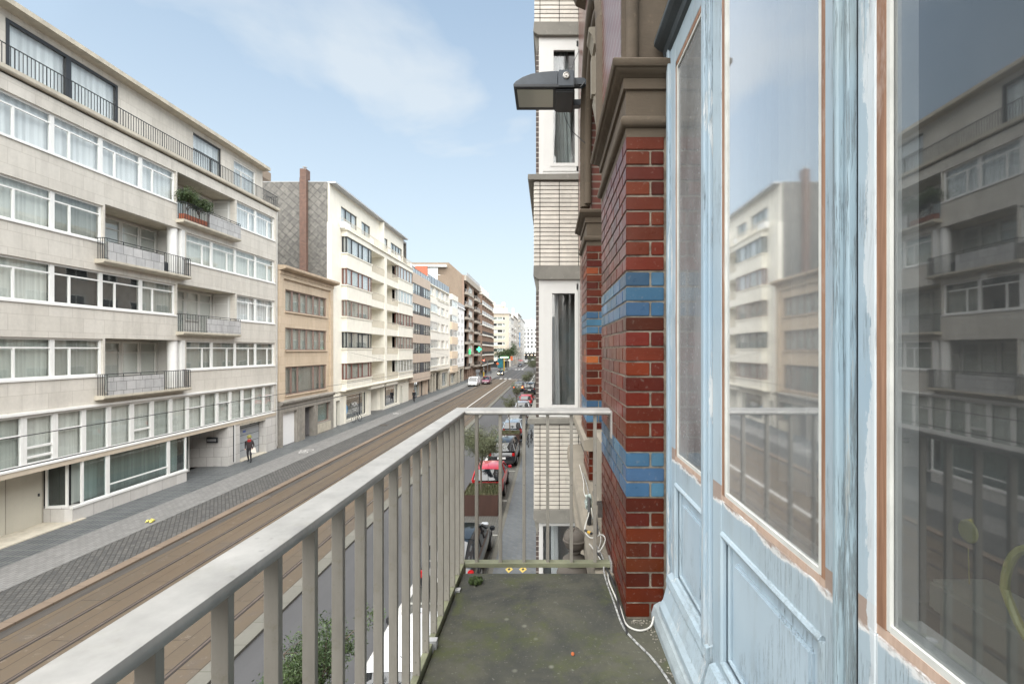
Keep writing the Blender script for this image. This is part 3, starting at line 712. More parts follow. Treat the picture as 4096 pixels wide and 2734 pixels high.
# shop lettering MON
def text(root, s, size, loc, rot, m, name="lettering", ext=.004):
    cu = bpy.data.curves.new(name, 'FONT'); cu.body = s; cu.size = size; cu.extrude = ext; cu.align_x = 'CENTER'; cu.offset = size * .012
    o = bpy.data.objects.new(name, cu); COL.objects.link(o); bpy.context.view_layer.update()
    me = bpy.data.meshes.new_from_object(o.evaluated_get(bpy.context.evaluated_depsgraph_get())); bpy.data.objects.remove(o)
    me.materials.clear(); me.materials.append(m); o = bpy.data.objects.new(name, me); COL.objects.link(o)
    if root: o.parent = root; o.location = Vector(loc) - org(root)
    else: o.location = loc
    o.rotation_euler = rot; return o
text(Cb, "MON", .62, (xg - .19, 51.0, 1.42), (R(90), 0, R(90)), WHITE)
m = MB(); m.box(xg - .2, xg - .19, 50.4, 51.6, 1.18, 1.22); m.box(xg - .2, xg - .19, 50.6, 51.4, .98, 1.02); m.build("small_print", WHITE, Cb)
m = MB(); m.lathe([(.62, 0), (.62, .008)], (xg - .2, 48.62, 1.35), 24, 'x'); m.build("shop_emblem", plain("sign_blue", (.03, .30, .62, 1), .4), Cb)
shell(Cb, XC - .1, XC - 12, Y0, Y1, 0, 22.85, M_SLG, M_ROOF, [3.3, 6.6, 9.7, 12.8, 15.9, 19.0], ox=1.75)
m = MB(); m.box(XC - 9, XC - .42, Y0 - .09, Y0 + .0, 13.2, 22.95); m.box(XC - 14, XC - 9, Y0 - .09, Y0 + 2, 0, 24.3); m.box(XC - 9.0, XC - 8.2, Y0 - .088, Y0 + 1.5, 22.9, 23.8); m.build("slate_gable", M_SLG, Cb)
m = MB(); m.box(XC - .42, XC + .0, Y0 - .09, Y0, 0, 19.2); m.build("gable_edge", M_CREAM, Cb)
m = MB(); m.box(-23.0, -22.38, 44.6, 45.0, 13.2, 23.2); m.box(-22.98, -22.4, 44.62, 45.4, 23.2, 24.05); ch = m.build("chimney", M_BRK, Cb)
m = MB(); m.lathe([(.16, 0), (.16, .12), (.05, .14), (.05, .22), (.2, .24), (.2, .28), (.03, .34)], (-22.7, 45.0, 24.05), 10); m.build("chimney_cowl", GREYF, ch)
m = MB(); m.box(XC - 8.0, XC - 7.0, Y0 + .3, Y0 + 2.3, 23.8, 24.6); ch = m.build("chimney", M_BRKB, Cb)
for k in range(2):
    m = MB(); m.lathe([(.2, 0), (.15, .45), (.17, .5)], (XC - 7.7 + k * .5, Y0 + .8, 24.6), 10); m.build("chimney_pot", M_BLUEST, ch)
# ---------------------------------------------------------------- buildings further along the left side
def bands_z(z0, dz, n): return [z0 + dz * i for i in range(n)]
# D: pink-beige with black ribbon windows
M_PINK = plain("pink_beige_panel", (.52, .43, .35, 1), .75, var=.05, scale=1.2, streak=.3)
XD = -20.3; XF = -19.75; Y0, Y1 = 70.15, 80.7
D = thing("apartment_building", "pink beige block with black framed ribbon windows beyond the cream block", "building", (XD, 75, 0))
zs = [3.85, 6.8, 9.7, 12.65, 15.6]
m = MB(); prev = 2.55
for z in zs + [None]:
    m.box(XD - .3, XF, Y0 + .1, Y1, prev, z if z else 18.7)
    if z: prev = z + 1.6
m.box(XD - .3, XD, Y0, Y0 + .1, 2.5, 18.7); m.build("wall", M_PINK, D)
for i, z in enumerate(zs):
    y = Y0 + .1
    for k, q in enumerate([1.45, 1.45, 1.45, 1.9, 1.45, 1.45, 1.3]):
        if k == 3:
            p = MB(); p.box(XF - .12, XF - .03, y, y + q, z, z + 1.6); p.build("infill_panel", plain("dark_grey_panel", (.06, .065, .075, 1), .5) if i == 0 else bpy.data.materials["dark_grey_panel"], D)
        else: window(D, (XF - .03, y, z), q - .01, 1.6, BLACKF, hb=((0, q, .22),), cur=3 if (i + k) % 3 else 0, t=.11)
        y += q
    window(D, (XD + .0, Y0 + .12, z), XF - XD - .05, 1.6, BLACKF, hb=((0, 1, .22),), cur=4, t=.1, rz=-math.pi / 2)
m = MB(); m.box(XF - .12, XF - .08, Y0 + .2, Y1, 18.7, 19.35); m.build("roof_screen", glass("grey_screen_glass", (.45, .5, .55, 1), 2, .1), D)
m = MB()
for k in range(8): m.box(XF - .14, XF - .06, Y0 + .2 + k * 1.46, Y0 + .28 + k * 1.46, 18.7, 19.4)
m.tube([(XF - .1, Y0 + .2, 19.38), (XF - .1, Y1, 19.38)], .03, 6); m.build("roof_railing", BLACKF, D)
m = MB(); cut_wall(m, XD - .2, XD - .6, Y0, Y1, 0, 2.56, [(73.4, 77, .1, 2.4), (77.4, 79, 0, 2.4)]); m.box(XD - .6, XF - .4, Y1 - .3, Y1, 0, 2.55); m.build("ground_wall", M_PINK, D)
window(D, (XD - .4, 73.4, .1), 3.6, 2.3, GREYF, bars=((1.8, 0, 1),), cur=1, gl=GLD, name="shop_window"); window(D, (XD - .4, 77.4, .02), 1.6, 2.4, BLACKF, cur=4, gl=GLD, name="door")
m = MB(); m.box(XD - 8, XD - 2, Y0 + .3, Y1 - 1, 18.6, 21.0); m.box(XD - 8, XD - 1.8, Y0 + .1, Y1 - .8, 21, 21.12); m.build("penthouse", WHITE, D)
shell(D, XD - .1, XD - 12, Y0, Y1, 0, 18.7, M_PINK, M_ROOF, [z - 1 for z in zs])

# E: white block with separate windows
M_WHITEW = plain("off_white_render", (.76, .73, .66, 1), .8, var=.05, scale=1.4, streak=.16)
M_WHITE3 = plain("white_render", (.82, .82, .81, 1), .8, var=.04, streak=.08)
XE = -20.2; Y0, Y1 = 80.75, 97.6
E = thing("apartment_building", "off white block with regular windows and a grey glass roof screen", "building", (XE, 89, 0))
zr = [4.55, 7.62, 10.7, 13.78, 16.8]; cols = [(81.7, 85.2), (86.6, 89.7), (91.0, 94.0), (95.4, 97.2)]
ops = [(a, b_, z, z + 1.5) for z in zr for a, b_ in cols]
m = MB(); cut_wall(m, XE, XE - .4, Y0, Y1, 3.7, 18.6, [o for o in ops if o[0] > 86 or o[2] > 16] + [(81.0, 86.0, 3.9, 16.2)]); 
zz = [3.8] + sum([[z, z + 1.5] for z in zr[:4]], []) + [16.2]
for i in range(0, len(zz), 2): m.box(XE - .39, XE + .45, 81.0, 86.0, zz[i], zz[i + 1])
m.build("wall", M_WHITEW, E)
for z in zr:
    for j, (a, b_) in enumerate(cols):
        xx = XE + .40 if (j == 0 and z < 16) else XE - .15
        if j == 0 and z < 16: a, b_ = 81.4, 85.9
        n = 3 if j == 0 else 2; q = (b_ - a) / n
        window(E, (xx, a, z), b_ - a, 1.5, WHITE, bars=tuple((q * k, 0, 1) for k in range(1, n)), cur=(0, 1, 3, 2)[(j + int(z)) % 4], t=.1)
    window(E, (XE + .0, 81.02, z), .40, 1.5, WHITE, cur=4, rz=-math.pi / 2, t=.05) if z < 16 else None
m = MB()
for z in zr:
    for j, (a, b_) in enumerate(cols):
        xx = XE + .45 if (j == 0 and z < 16) else XE
        m.box(XE - .1, xx + .1, a - .15 if xx == XE else 80.95, b_ + .15 if xx == XE else 86.05, z - .14, z - .003)
m.box(XE, XE + .25, Y0, Y1, 18.45, 18.62); m.box(XE, XE + .08, Y0, Y1, 16.35, 16.45); m.build("window_sills", M_CREAM2, E)
m = MB(); m.box(XE + .1, XE + .13, Y0, Y1, 18.65, 20.0); m.build("roof_screen", plain("blue_grey_screen", (.27, .31, .35, 1), .3, var=.05), E)
m = MB()
for k in range(9): m.box(XE + .08, XE + .16, Y0 + k * 2.08, Y0 + k * 2.08 + .06, 18.6, 20.03)
m.build("screen_post", BLACKF, E)
m = MB(); cut_wall(m, XE - .1, XE - .6, Y0, Y1, 0, 3.7, [(81.2, 84.2, 0, 3.1), (84.8, 86.4, 0, 3.2), (87.2, 90.6, 0, 3.3), (92, 96.8, .4, 3.0)]); m.box(XE - .6, XE + .2, Y0 + .1, Y1 - .1, 3.58, 3.8); m.build("ground_wall", M_CONC, E)
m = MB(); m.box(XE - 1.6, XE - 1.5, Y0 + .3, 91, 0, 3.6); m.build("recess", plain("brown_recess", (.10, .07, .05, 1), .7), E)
window(E, (XE - .3, 92, .4), 4.8, 2.6, GREYF, bars=((2.4, 0, 1),), cur=1, gl=GLD, name="shop_window")
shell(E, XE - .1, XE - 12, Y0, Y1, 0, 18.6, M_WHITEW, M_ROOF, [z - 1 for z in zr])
m = MB(); m.box(XE + .30, XE + .31, 82.9, 83.5, 10.9, 12.1)
# F: narrow bay house
M_APR = plain("apricot_render", (.66, .54, .41, 1), .8, var=.05)
Y0, Y1 = 97.7, 105.8; XF_ = -19.75
F = thing("townhouse", "narrow house with cream and apricot square bay between two white blocks", "building", (XE, 101, 0))
zf = [4.1, 7.1, 10.1, 13.1, 16.2]; m = MB(); m2 = MB(); prev = 2.7
for i, z in enumerate(zf): (m2 if i < 4 else m).box(XE - .3, XF_, Y0 + 1.2, Y1 - .8, prev, z); prev = z + 1.5
m.box(XE - .3, XF_ + .05, Y0 + 1.1, Y1 - .7, prev, 18.8); m.box(XE - .4, XE, Y0, Y0 + 1.2, 2.7, 18.9); m.box(XE - .4, XE, Y1 - .8, Y1, 2.7, 18.9)
m.build("wall", M_WHITEW, F); m2.build("bay_band", M_APR, F)
for z in zf:
    window(F, (XF_ - .04, Y0 + 1.3, z), 5.9, 1.5, WHITE, bars=((1.4, 0, 1), (2.9, 0, 1), (4.4, 0, 1)), cur=3 if z > 9 else 1, t=.12)
    window(F, (XE + .02, Y0 + 1.22, z), .40, 1.5, WHITE, cur=4, rz=-math.pi / 2, t=.05)
m = MB(); cut_wall(m, XE - .1, XE - .5, Y0, Y1, 0, 2.75, [(98.6, 100, 0, 2.3), (100.8, 104.8, .4, 2.3)]); m.build("ground_wall", M_CONC, F)
window(F, (XE - .3, 100.8, .4), 4.0, 1.9, GREYF, cur=1, gl=GLD); window(F, (XE - .3, 98.6, 0.02), 1.4, 2.3, REDWOOD, cur=4, name="door")
shell(F, XE - .1, XE - 12, Y0, Y1, 0, 18.8, M_WHITEW, M_ROOF, [z - 1 for z in zf])
# G: plain white
Y0, Y1 = 105.9, 115.4
G = thing("townhouse", "plain white house with french balconies against the tall brown brick wall", "building", (XE, 110, 0))
zg = [4.6, 7.6, 10.6, 13.6]; cols = [(107.0, 109.2), (111.6, 113.6)]
m = MB(); cut_wall(m, XE, XE - .4, Y0, Y1, 3.6, 17.0, [(a, b_, z, z + 2.0) for z in zg for a, b_ in cols]); m.box(XE, XE + .3, Y0, Y1, 16.85, 17.05); m.build("wall", M_WHITE3, G)
for z in zg:
    for a, b_ in cols:
        window(G, (XE - .12, a, z), b_ - a, 2.0, WHITE, bars=(((b_ - a) / 2, 0, 1),), cur=1 if a < 110 else 4, t=.09)
        m = MB(); m.tube([(XE + .1, a, z + .8), (XE + .1, b_, z + .8)], .03, 6)
        for k in range(12): m.box(XE + .09, XE + .11, a + k * .19, a + k * .19 + .02, z, z + .8)
        m.build("railing", GREYF, G)
m = MB(); cut_wall(m, XE - .1, XE - .6, Y0, Y1, 0, 3.6, [(106.6, 109, 0, 2.6), (110.6, 114.6, 0, 3.0)]); m.build("ground_wall", M_CONC, G)
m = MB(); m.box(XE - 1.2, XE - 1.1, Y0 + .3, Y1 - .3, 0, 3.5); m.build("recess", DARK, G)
shell(G, XE - .1, XE - 12, Y0, Y1, 0, 17.0, M_WHITE3, M_ROOF, [z - .3 for z in zg])
m = MB(); m.box(XE + .05, XE + .08, Y0, Y1, 17.1, 18.0); m.build("roof_screen", GREYF, G)

# H: tall brown brick block with rounded balconies
XH = -20.3; Y0, Y1 = 115.5, 140.6
H = thing("apartment_building", "tall brown brick block with deep concrete balconies and a bare brick gable", "building", (XH, 128, 0))
sl = [3.0, 6.0, 9.0, 12.0, 15.0, 18.0, 21.0]
M_BCON = plain("grey_brown_concrete", (.36, .32, .27, 1), .85, var=.12, streak=.4)
M_BRH = plain("brown_wall", (.27, .19, .145, 1), .85, var=.12)
ops = []
for z in sl: ops += [(116.4, 121.8, z, z + 2.7), (123, 129.4, z + .9, z + 2.6), (131, 139.6, z, z + 2.7)]
m = MB(); cut_wall(m, XH, XH - .4, Y0, Y1, 2.9, 25.3, ops); m.build("wall", M_BRH, H)
for z in sl:
    window(H, (XH - .15, 123, z + .9), 6.4, 1.7, WHITE2, bars=tuple((.8 * k, 0, 1) for k in range(1, 8)), cur=1, t=.12)
    window(H, (XH - 1.2, 131.5, z), 7.0, 2.4, BROWNF, bars=((2.3, 0, 1), (4.6, 0, 1)), cur=1, t=.1, sub=False)
    window(H, (XH - 1.2, 117.2, z), 4.0, 2.4, BROWNF, bars=((2, 0, 1),), cur=1, t=.1, sub=False)
    for (a, b_) in ((115.9, 122.2), (130.5, 140.2)):
        m = MB(); m.prism([(XH - 1.3, a), (XH + .25, a), (XH + .7, a + 1.2), (XH + .7, b_ - 1.2), (XH + .25, b_), (XH - 1.3, b_)], z - .22, z, 'z')
        m.prism([(XH + .12, a + .1), (XH + .25, a), (XH + .7, a + 1.2), (XH + .7, b_ - 1.2), (XH + .25, b_), (XH + .12, b_ - .1), (XH + .58, b_ - 1.25), (XH + .58, a + 1.25)], z, z + .38, 'z')
        bal = m.build("balcony", M_BCON, H)
        m = MB(); pts = [(XH + .2, a + .05), (XH + .65, a + 1.2), (XH + .65, b_ - 1.2), (XH + .2, b_ - .05)]
        m.tube([(p[0], p[1], z + 1.0) for p in pts], .03, 6)
        for k in range(20):
            y = a + .2 + k * (b_ - a - .4) / 19; xx = XH + .64 if a + 1.2 < y < b_ - 1.2 else XH + .4
            m.box(xx - .015, xx + .015, y - .015, y + .015, z + .3, z + 1.0)
        m.build("railing", M_RAILK if z < 16 else GREYF, bal)
    m = MB(); m.box(XH, XH + .25, 122.8, 129.6, z + .15, z + .85); m.build("window_apron", M_BCON, H)
    m = MB(); m.box(XH - 1.5, XH - 1.4, 116, 122.2, z, z + 2.8); m.box(XH - 1.5, XH - 1.4, 130.6, 140, z, z + 2.8); m.build("loggia_wall", M_BRH, H)
m = MB(); m.box(XH - .1, XH + .55, 115.7, 140.4, 24.0, 25.3); m.build("parapet", M_BCON, H)
m = MB(); m.box(XH + .3, XH + .33, 118, 140, 25.3, 26.3); m.build("roof_screen", GREYF, H)
m = MB(); m.box(XH - 6.2, XH - .42, Y0 - .12, Y0 - .0, 16, 25.35); m.build("gable_wall", M_BRKB, H)
m = MB(); m.box(XH - 14, XH - 6.2, Y0 - .12, Y0 + .0, 16, 25.2); m.build("white_gable", M_WHITE3, H)
m = MB(); m.box(XH - 11.6, XH - 8.6, Y0 - .3, Y0 - .13, 24.2, 27.4); m.build("brick_panel", plain("orange_brick", (.36, .12, .07, 1), .8), H)
m = MB(); m.box(XH - 20, XH - 4, Y0 + 2, Y0 + 20, 25.2, 28.6); m.prism([(XH - 4, 25.2), (XH - 4, 28.6), (XH - .8, 25.6), (XH - .8, 25.2)], Y0 + 2, Y0 + 20); m.build("penthouse", M_BRKB, H)
m = MB(); m.box(XH - 18, XH - 6.2, Y0 - .05, Y0 + .1, 25.25, 26.9); m.build("penthouse_glass", plain("pale_glazing", (.48, .52, .52, 1), .2, var=.15, scale=.3), H)
m = MB(); m.box(XH - 19, XH - 4.4, Y0 + .8, Y0 + 2.3, 27.4, 27.9); m.box(XH - 7.0, XH - 5.6, Y0 - .2, Y0 + 3, 25.2, 25.3); m.build("roof_band", WHITE, H)
m = MB(); m.box(XH - 20.2, XH - 16.5, Y0, Y0 + 4, 25, 29.0); ch = m.build("chimney", M_BRKB, H)
m = MB(); m.lathe([(.5, 0), (.5, .9), (.8, 1.0), (.7, 1.5)], (XH - 18.5, Y0 + 1, 29), 10); m.build("chimney_pot", WHITE2, ch)
m = MB(); cut_wall(m, XH - .3, XH - .8, Y0, Y1, 0, 2.9, [(a, a + 2.2, 0, 2.5) for a in (116.5, 119.6, 122.7, 125.8, 129, 132.2, 135.4, 138)]); m.build("ground_wall", M_BRH, H)
m = MB(); m.box(XH - 1.0, XH - .9, Y0 + .3, Y1 - .3, 0, 2.8); m.build("recess", REDWOOD, H)
shell(H, XH - .1, XH - 14, Y0, Y1, 0, 25.3, M_BRKB, M_ROOF, sl, ox=1.6)

# I: second brown block, white-edged balconies
Y0, Y1 = 140.7, 171.8
I = thing("apartment_building", "brown block with white edged balconies at the side street corner", "building", (XH, 156, 0))
ops = []
for z in sl: ops += [(y, y + 4.0, z, z + 2.5) for y in (141.6, 146.6, 151.6, 156.6, 161.6, 166.6)]
m = MB(); cut_wall(m, XH, XH - .5, Y0, Y1, 2.9, 25.0, ops); m.build("wall", M_BRH, I)
for z in sl:
    for j, y in enumerate((141.6, 146.6, 151.6, 156.6, 161.6, 166.6)): window(I, (XH - .5, y, z), 4.0, 2.5, WHITE2 if j % 2 else BROWNF, bars=((1.3, 0, 1), (2.6, 0, 1)), cur=(1, 4, 0)[(j + int(z)) % 3], t=.12)
    m = MB(); m.box(XH, XH + .9, 141.2, 170.8, z - .3, z + .1); m.build("balcony", M_WHITEW, I)
    m = MB()
    for k in range(6): m.box(XH + .84, XH + .87, 141.4 + k * 5, 145.8 + k * 5, z + .1, z + 1.0)
    m.build("balcony_screen", GREYF if z > 14 else M_RAILK, I)
    m = MB()
    for k in range(7): m.box(XH, XH + .85, 141.2 + k * 4.93, 141.4 + k * 4.93, z - .2, z + 2.6)
    m.build("balcony_divider", M_BRH, I)
m = MB(); m.box(XH - .2, XH + 1.0, 141, 171, 23.7, 24.2); m.box(XH - 6, XH - .5, 143, 168, 25, 27); m.build("parapet", M_WHITEW, I)
m = MB(); cut_wall(m, XH - .3, XH - .8, Y0, Y1, 0, 2.9, [(a, a + 3.2, 0, 2.5) for a in (141.5, 145.7, 150, 154.2, 158.4, 162.6, 167)]); m.build("ground_wall", M_BRH, I)
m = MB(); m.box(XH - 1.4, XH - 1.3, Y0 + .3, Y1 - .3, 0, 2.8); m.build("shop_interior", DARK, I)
shell(I, XH - .2, XH - 14, Y0, Y1, 0, 25, M_BRKB, M_ROOF, sl, ox=.9)

# J: corner block facing up the street
YJ = 207.0; x0, x1 = -34.0, -17.1
J = thing("apartment_building", "banded beige corner block facing up the street beyond the side street", "building", (-17.1, YJ, 0))
M_JB = plain("beige_band", (0.493, 0.425, 0.340, 1), .8, var=.04)
zj = [3.9, 6.75, 9.5, 12.2, 14.85, 17.55, 20.2]
m = MB(); prev = 3.0
for z in zj + [None]: m.box(x0, x1 - 1.6, YJ, YJ + .4, prev, z or 23.0); prev = (z or 0) + 1.35
m.box(x1 - 1.6, x1, YJ, YJ + .4, 3.0, 23.0)
m.build("wall", M_JB, J)
for z in zj:
    x = x0; k = 0
    while x < x1 - 1.7:
        q = (1.6, 2.4, 1.2, 1.5, 1.2, 2.4)[k % 6]
        if x + q > x1 - 1.6: q = x1 - 1.6 - x
        window(J, (x, YJ + .08, z), q - .02, 1.35, WHITE, cur=(4, 1, 3, 2, 4)[(k * 3 + int(z)) % 5], t=.13, rz=-math.pi / 2); x += q; k += 1
m = MB(); m.box(x0, x1, YJ + .4, YJ + 12, 0, 23.0); m.build("side_wall", M_WHITEW, J)
for z in zj:
    for y in (208.5, 213): window(J, (x1 + .06, y, z), 3.0, 1.35, WHITE, bars=((1.5, 0, 1),), gl=GLO, t=.15, d=.05, sub=False)
m = MB(); m.box(x0, x1 + .5, YJ - .6, YJ + 12, 22.95, 23.25); m.box(x0, x1 - 2.2, YJ + .5, YJ + 10, 26.3, 26.55); m.build("cornice", M_WHITEW, J)
m = MB(); m.box(x0, x1 - 3, YJ + 1.2, YJ + 10, 23.2, 26.3); m.box(-25, -23.6, YJ + 4, YJ + 6, 26.5, 28.3); m.box(-20.4, -19.2, YJ + 4, YJ + 6, 26.5, 28.2); m.build("penthouse", M_WHITEW, J)
for xx in (-24.2, -20.3): window(J, (xx, YJ + 1.18, 23.7), 2.6, 1.7, GREYF, cur=3, rz=-math.pi / 2, t=.1, sub=False)
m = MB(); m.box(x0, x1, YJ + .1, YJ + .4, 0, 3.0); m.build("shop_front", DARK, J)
m = MB(); m.box(x0, x1 + .8, YJ - 1.2, YJ + .1, 2.8, 3.1); m.build("canopy", M_WHITEW, J)

# K: pale row beyond
M_PALE = [plain("pale_grey_render", (0.510, 0.501, 0.476, 1), .85, var=.05), plain("pale_white_render", (0.595, 0.586, 0.561, 1), .85, var=.05), plain("pale_sand_render", (0.510, 0.476, 0.425, 1), .85, var=.05)]
for i, (ya, yb, h, lab) in enumerate([(219.2, 236, 22.0, "pale grey narrow block next to the banded corner block"), (236.2, 268, 24.2, "pale sand block with small balconies far along the left side"),
                                       (268.2, 300, 27.6, "tall white block with a chimney far along the left side"), (300.2, 350, 27.0, "last pale block before the street end")]):
    k = thing("apartment_building", lab, "building", (-17.1, ya, 0)); xk = -17.15 - .25 * (i % 2)
    n = int((yb - ya - 1) / 4); st = (yb - ya - 1) / n; rows = int((h - 4) / 2.9)
    ops = [(ya + .8 + j * st, ya + .8 + j * st + st * .55, 3.9 + r * 2.9, 5.4 + r * 2.9) for j in range(n) for r in range(rows)]
    m = MB(); cut_wall(m, xk, xk - .5, ya, yb, 0, h, ops); m.build("wall", M_PALE[(i + 1) % 3], k)
    for (a, b_, za, zb) in ops: window(k, (xk - .25, a, za), b_ - a, zb - za, WHITE2, gl=GLO, t=.2, sub=False)
    m = MB(); m.box(xk - 10, xk - .5, ya, yb, 0, h - .02); m.box(xk - .6, xk + .5, ya, yb, h - .02, h + .2); m.build("side_wall", M_PALE[(i + 1) % 3], k)
    m = MB()
    for r in range(rows): m.box(xk, xk + .9, ya + st, ya + 2.2 * st, 3.0 + r * 2.9, 4.1 + r * 2.9)
    m.build("balcony", M_PALE[i % 3], k)
    if i == 2: m = MB(); m.box(xk - 3.5, xk - 2.2, ya + 3, ya + 5, h, h + 3.4); m.build("chimney", M_PALE[0], k)
# L: white building closing the street
YL = 360
Lb = thing("town_house", "white rendered building with a grey slate roof closing the far end of the street", "building", (-10, YL, 0))
ops = [(x, x + 1.6, z, z + 2.0) for x in [-35 + 2.7 * k for k in range(16)] for z in (8.9, 12.0, 15.2, 18.3, 21.2)]
m = MB()
zs_ = sorted({6.2, 24.0} | {o[2] for o in ops} | {o[3] for o in ops})
for za, zb in zip(zs_, zs_[1:]):
    zm = (za + zb) / 2; x = -36.0
    for o in sorted(o for o in ops if o[2] < zm < o[3]): m.box(x, o[0], YL, YL + .5, za, zb); x = o[1]
    m.box(x, 12, YL, YL + .5, za, zb)
m.box(-36, 12, YL, YL + .5, 5.0, 6.2); m.box(-36, 12, YL - .4, YL + .0, 20.4, 20.7); m.box(-36, 12, YL + .5, YL + 12, 0, 24)
m.build("wall", M_WHITE3, Lb)
for o in ops: window(Lb, (o[0], YL + .3, o[2]), 1.6, 2.0, WHITE, bars=((.8, 0, 1),), gl=GLO, t=.16, sub=False, rz=-math.pi / 2)
m = MB(); m.prism([(YL - .5, 24), (YL + 6, 30.5), (YL + 12.5, 24)], -36, 12, 'x'); m.build("roof", plain("grey_slate_roof", (.24, .25, .26, 1), .8, var=.08), Lb)
m = MB(); m.box(-13.2, -12.8, YL + 1, YL + 1.3, 25, 31.2); m.box(-20, -12.8, YL + 1, YL + 1.3, 25.5, 25.9); m.build("flue_pipe", WHITE, Lb)
m = MB()
for k in range(22): m.box(-35 + k * 1.95, -33.9 + k * 1.95, YL - .15, YL - .01, 5.3, 6.0)
m.build("lettering", BLACKF, Lb)
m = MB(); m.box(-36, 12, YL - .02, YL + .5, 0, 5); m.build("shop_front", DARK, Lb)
def emis(name, c, s):
    b = NB(name); b.b.inputs["Emission Color"].default_value = c; b.b.inputs["Emission Strength"].default_value = s; b.b.inputs["Base Color"].default_value = mul(c, .3); return b.m
WARM = emis("warm_lamp", (1, .72, .42, 1), 3)
m = MB()
for k in range(14): m.box(-34 + k * 2.6, -33.2 + k * 2.6, YL - .12, YL - .05, 3.6, 4.0)
m.build("shop_light", WARM, Lb)

# ---------------------------------------------------------------- right side: blocks behind and beyond the bay (only seen from the side and in reflections)
M_RW = plain("right_row_render", (.50, .44, .38, 1), .85, var=.06, streak=.2)
for i, (ya, yb, h, lab) in enumerate([(14, 34, 16, "brown rendered block on the right side beyond the tiled bay building"), (34.2, 60, 18, "second brown block on the right side of the street"), (60.2, 100, 17, "long block on the right side halfway down the street"),
                                       (100.3, 180, 19, "longest block on the right side"), (190, 330, 20, "last block on the right side"), (-40, -8.2, 16, "brown block on the right side behind the balcony")]):
    k = thing("apartment_building", lab, "building", (.7, ya, 0)); xk = .6 if i == 0 else .62
    n = int((yb - ya) / 3.2); st = (yb - ya - .6) / n; rows = int((h - 4) / 3.1)
    if i > 2: n = min(n, 9); st = (yb - ya - .6) / n
    m = MB(); m.box(xk, xk + 10, ya, yb, 0, h); m.build("wall", M_RW if i % 2 else M_BRH, k)
    for r in range(rows):
        for j in range(n): window(k, (xk - .03, ya + .8 + j * st + st * .6, 4.2 + r * 3.1), st * .6, 1.7, WHITE2, bars=((st * .3, 0, 1),), gl=GLO, t=.1, d=.02, sub=False, rz=math.pi)
    m = MB(); m.box(xk - .3, xk, ya, yb, h - .3, h); m.build("cornice", M_CONC, k)
# ---------------------------------------------------------------- our own brick townhouse with the balcony
def vcol(name, rough=.3, bump=.25, scale=30, coat=0, speck=.3, spot=(.30, .11, .06, 1)):
    b = NB(name); a = b.n("ShaderNodeVertexColor", None, layer_name="Col").outputs[0]
    f = b.noise(7, 5, .6); c = b.mix(1.0, a, b.mix(f, (.68, .68, .68, 1), (1.3, 1.3, 1.3, 1)), 'MULTIPLY')
    c = b.mix(b.math('MULTIPLY', b.ramp(b.noise(9, 6, .75), .62, .66), speck), c, spot)
    c = b.mix(b.math('MULTIPLY', b.ramp(b.noise(48, 4, .75), .61, .66), speck * .9), c, (.30, .27, .23, 1))
    m = b.done(c, b.mix(b.noise(14, 4), (rough * .6,) * 3 + (1,), (rough * 1.6,) * 3 + (1,)), None, b.bump(b.noise(scale, 5), bump, .003)); b.b.inputs["Coat Weight"].default_value = coat; return m
M_GBRICK = vcol("glazed_brick", .30, .5, 22, speck=.22); M_GBRICK.node_tree.nodes["Principled BSDF"].inputs["Specular IOR Level"].default_value = .2
M_MORTAR = plain("mortar", (.25, .215, .17, 1), .95, var=.5, scale=14, bump=1.0)
def stone(name, c, st=.5):
    b = NB(name); f = b.noise(3, 6, .65); col = b.mix(f, mul(c, .7), mul(c, 1.3))
    col = b.mix(b.math('MULTIPLY', b.ramp(b.noise(2.5, 5, .7), .5, .75), st), col, mul(c, .4))
    col = b.mix(b.math('MULTIPLY', b.ramp(b.noise(16, 5, .7), .6, .72), .5), col, mul(c, 1.9))
    g = b.noise(9, 4, .6, (1, 1, 14)); h = b.math('ADD', b.math('MULTIPLY', g, .5), b.noise(60, 4))
    return b.done(col, .85, None, b.bump(h, .5, .004))
M_STONE = stone("brown_sandstone", (.098, .074, .051, 1))
M_STONEL = stone("pale_sandstone", (.25, .22, .175, 1), .35)
ZC = 7.3; ZF = 6.05; RP = .0703
T = thing("townhouse", "red and blue glazed brick townhouse with pale blue balcony doors that the balcony belongs to", "house", (.55, 0, 0))
RED = [(.095, .016, .007, 1), (.084, .014, .006, 1), (.106, .019, .008, 1), (.072, .012, .006, 1)]
BLU = [(.045, .105, .175, 1), (.058, .125, .205, 1), (.040, .095, .16, 1)]
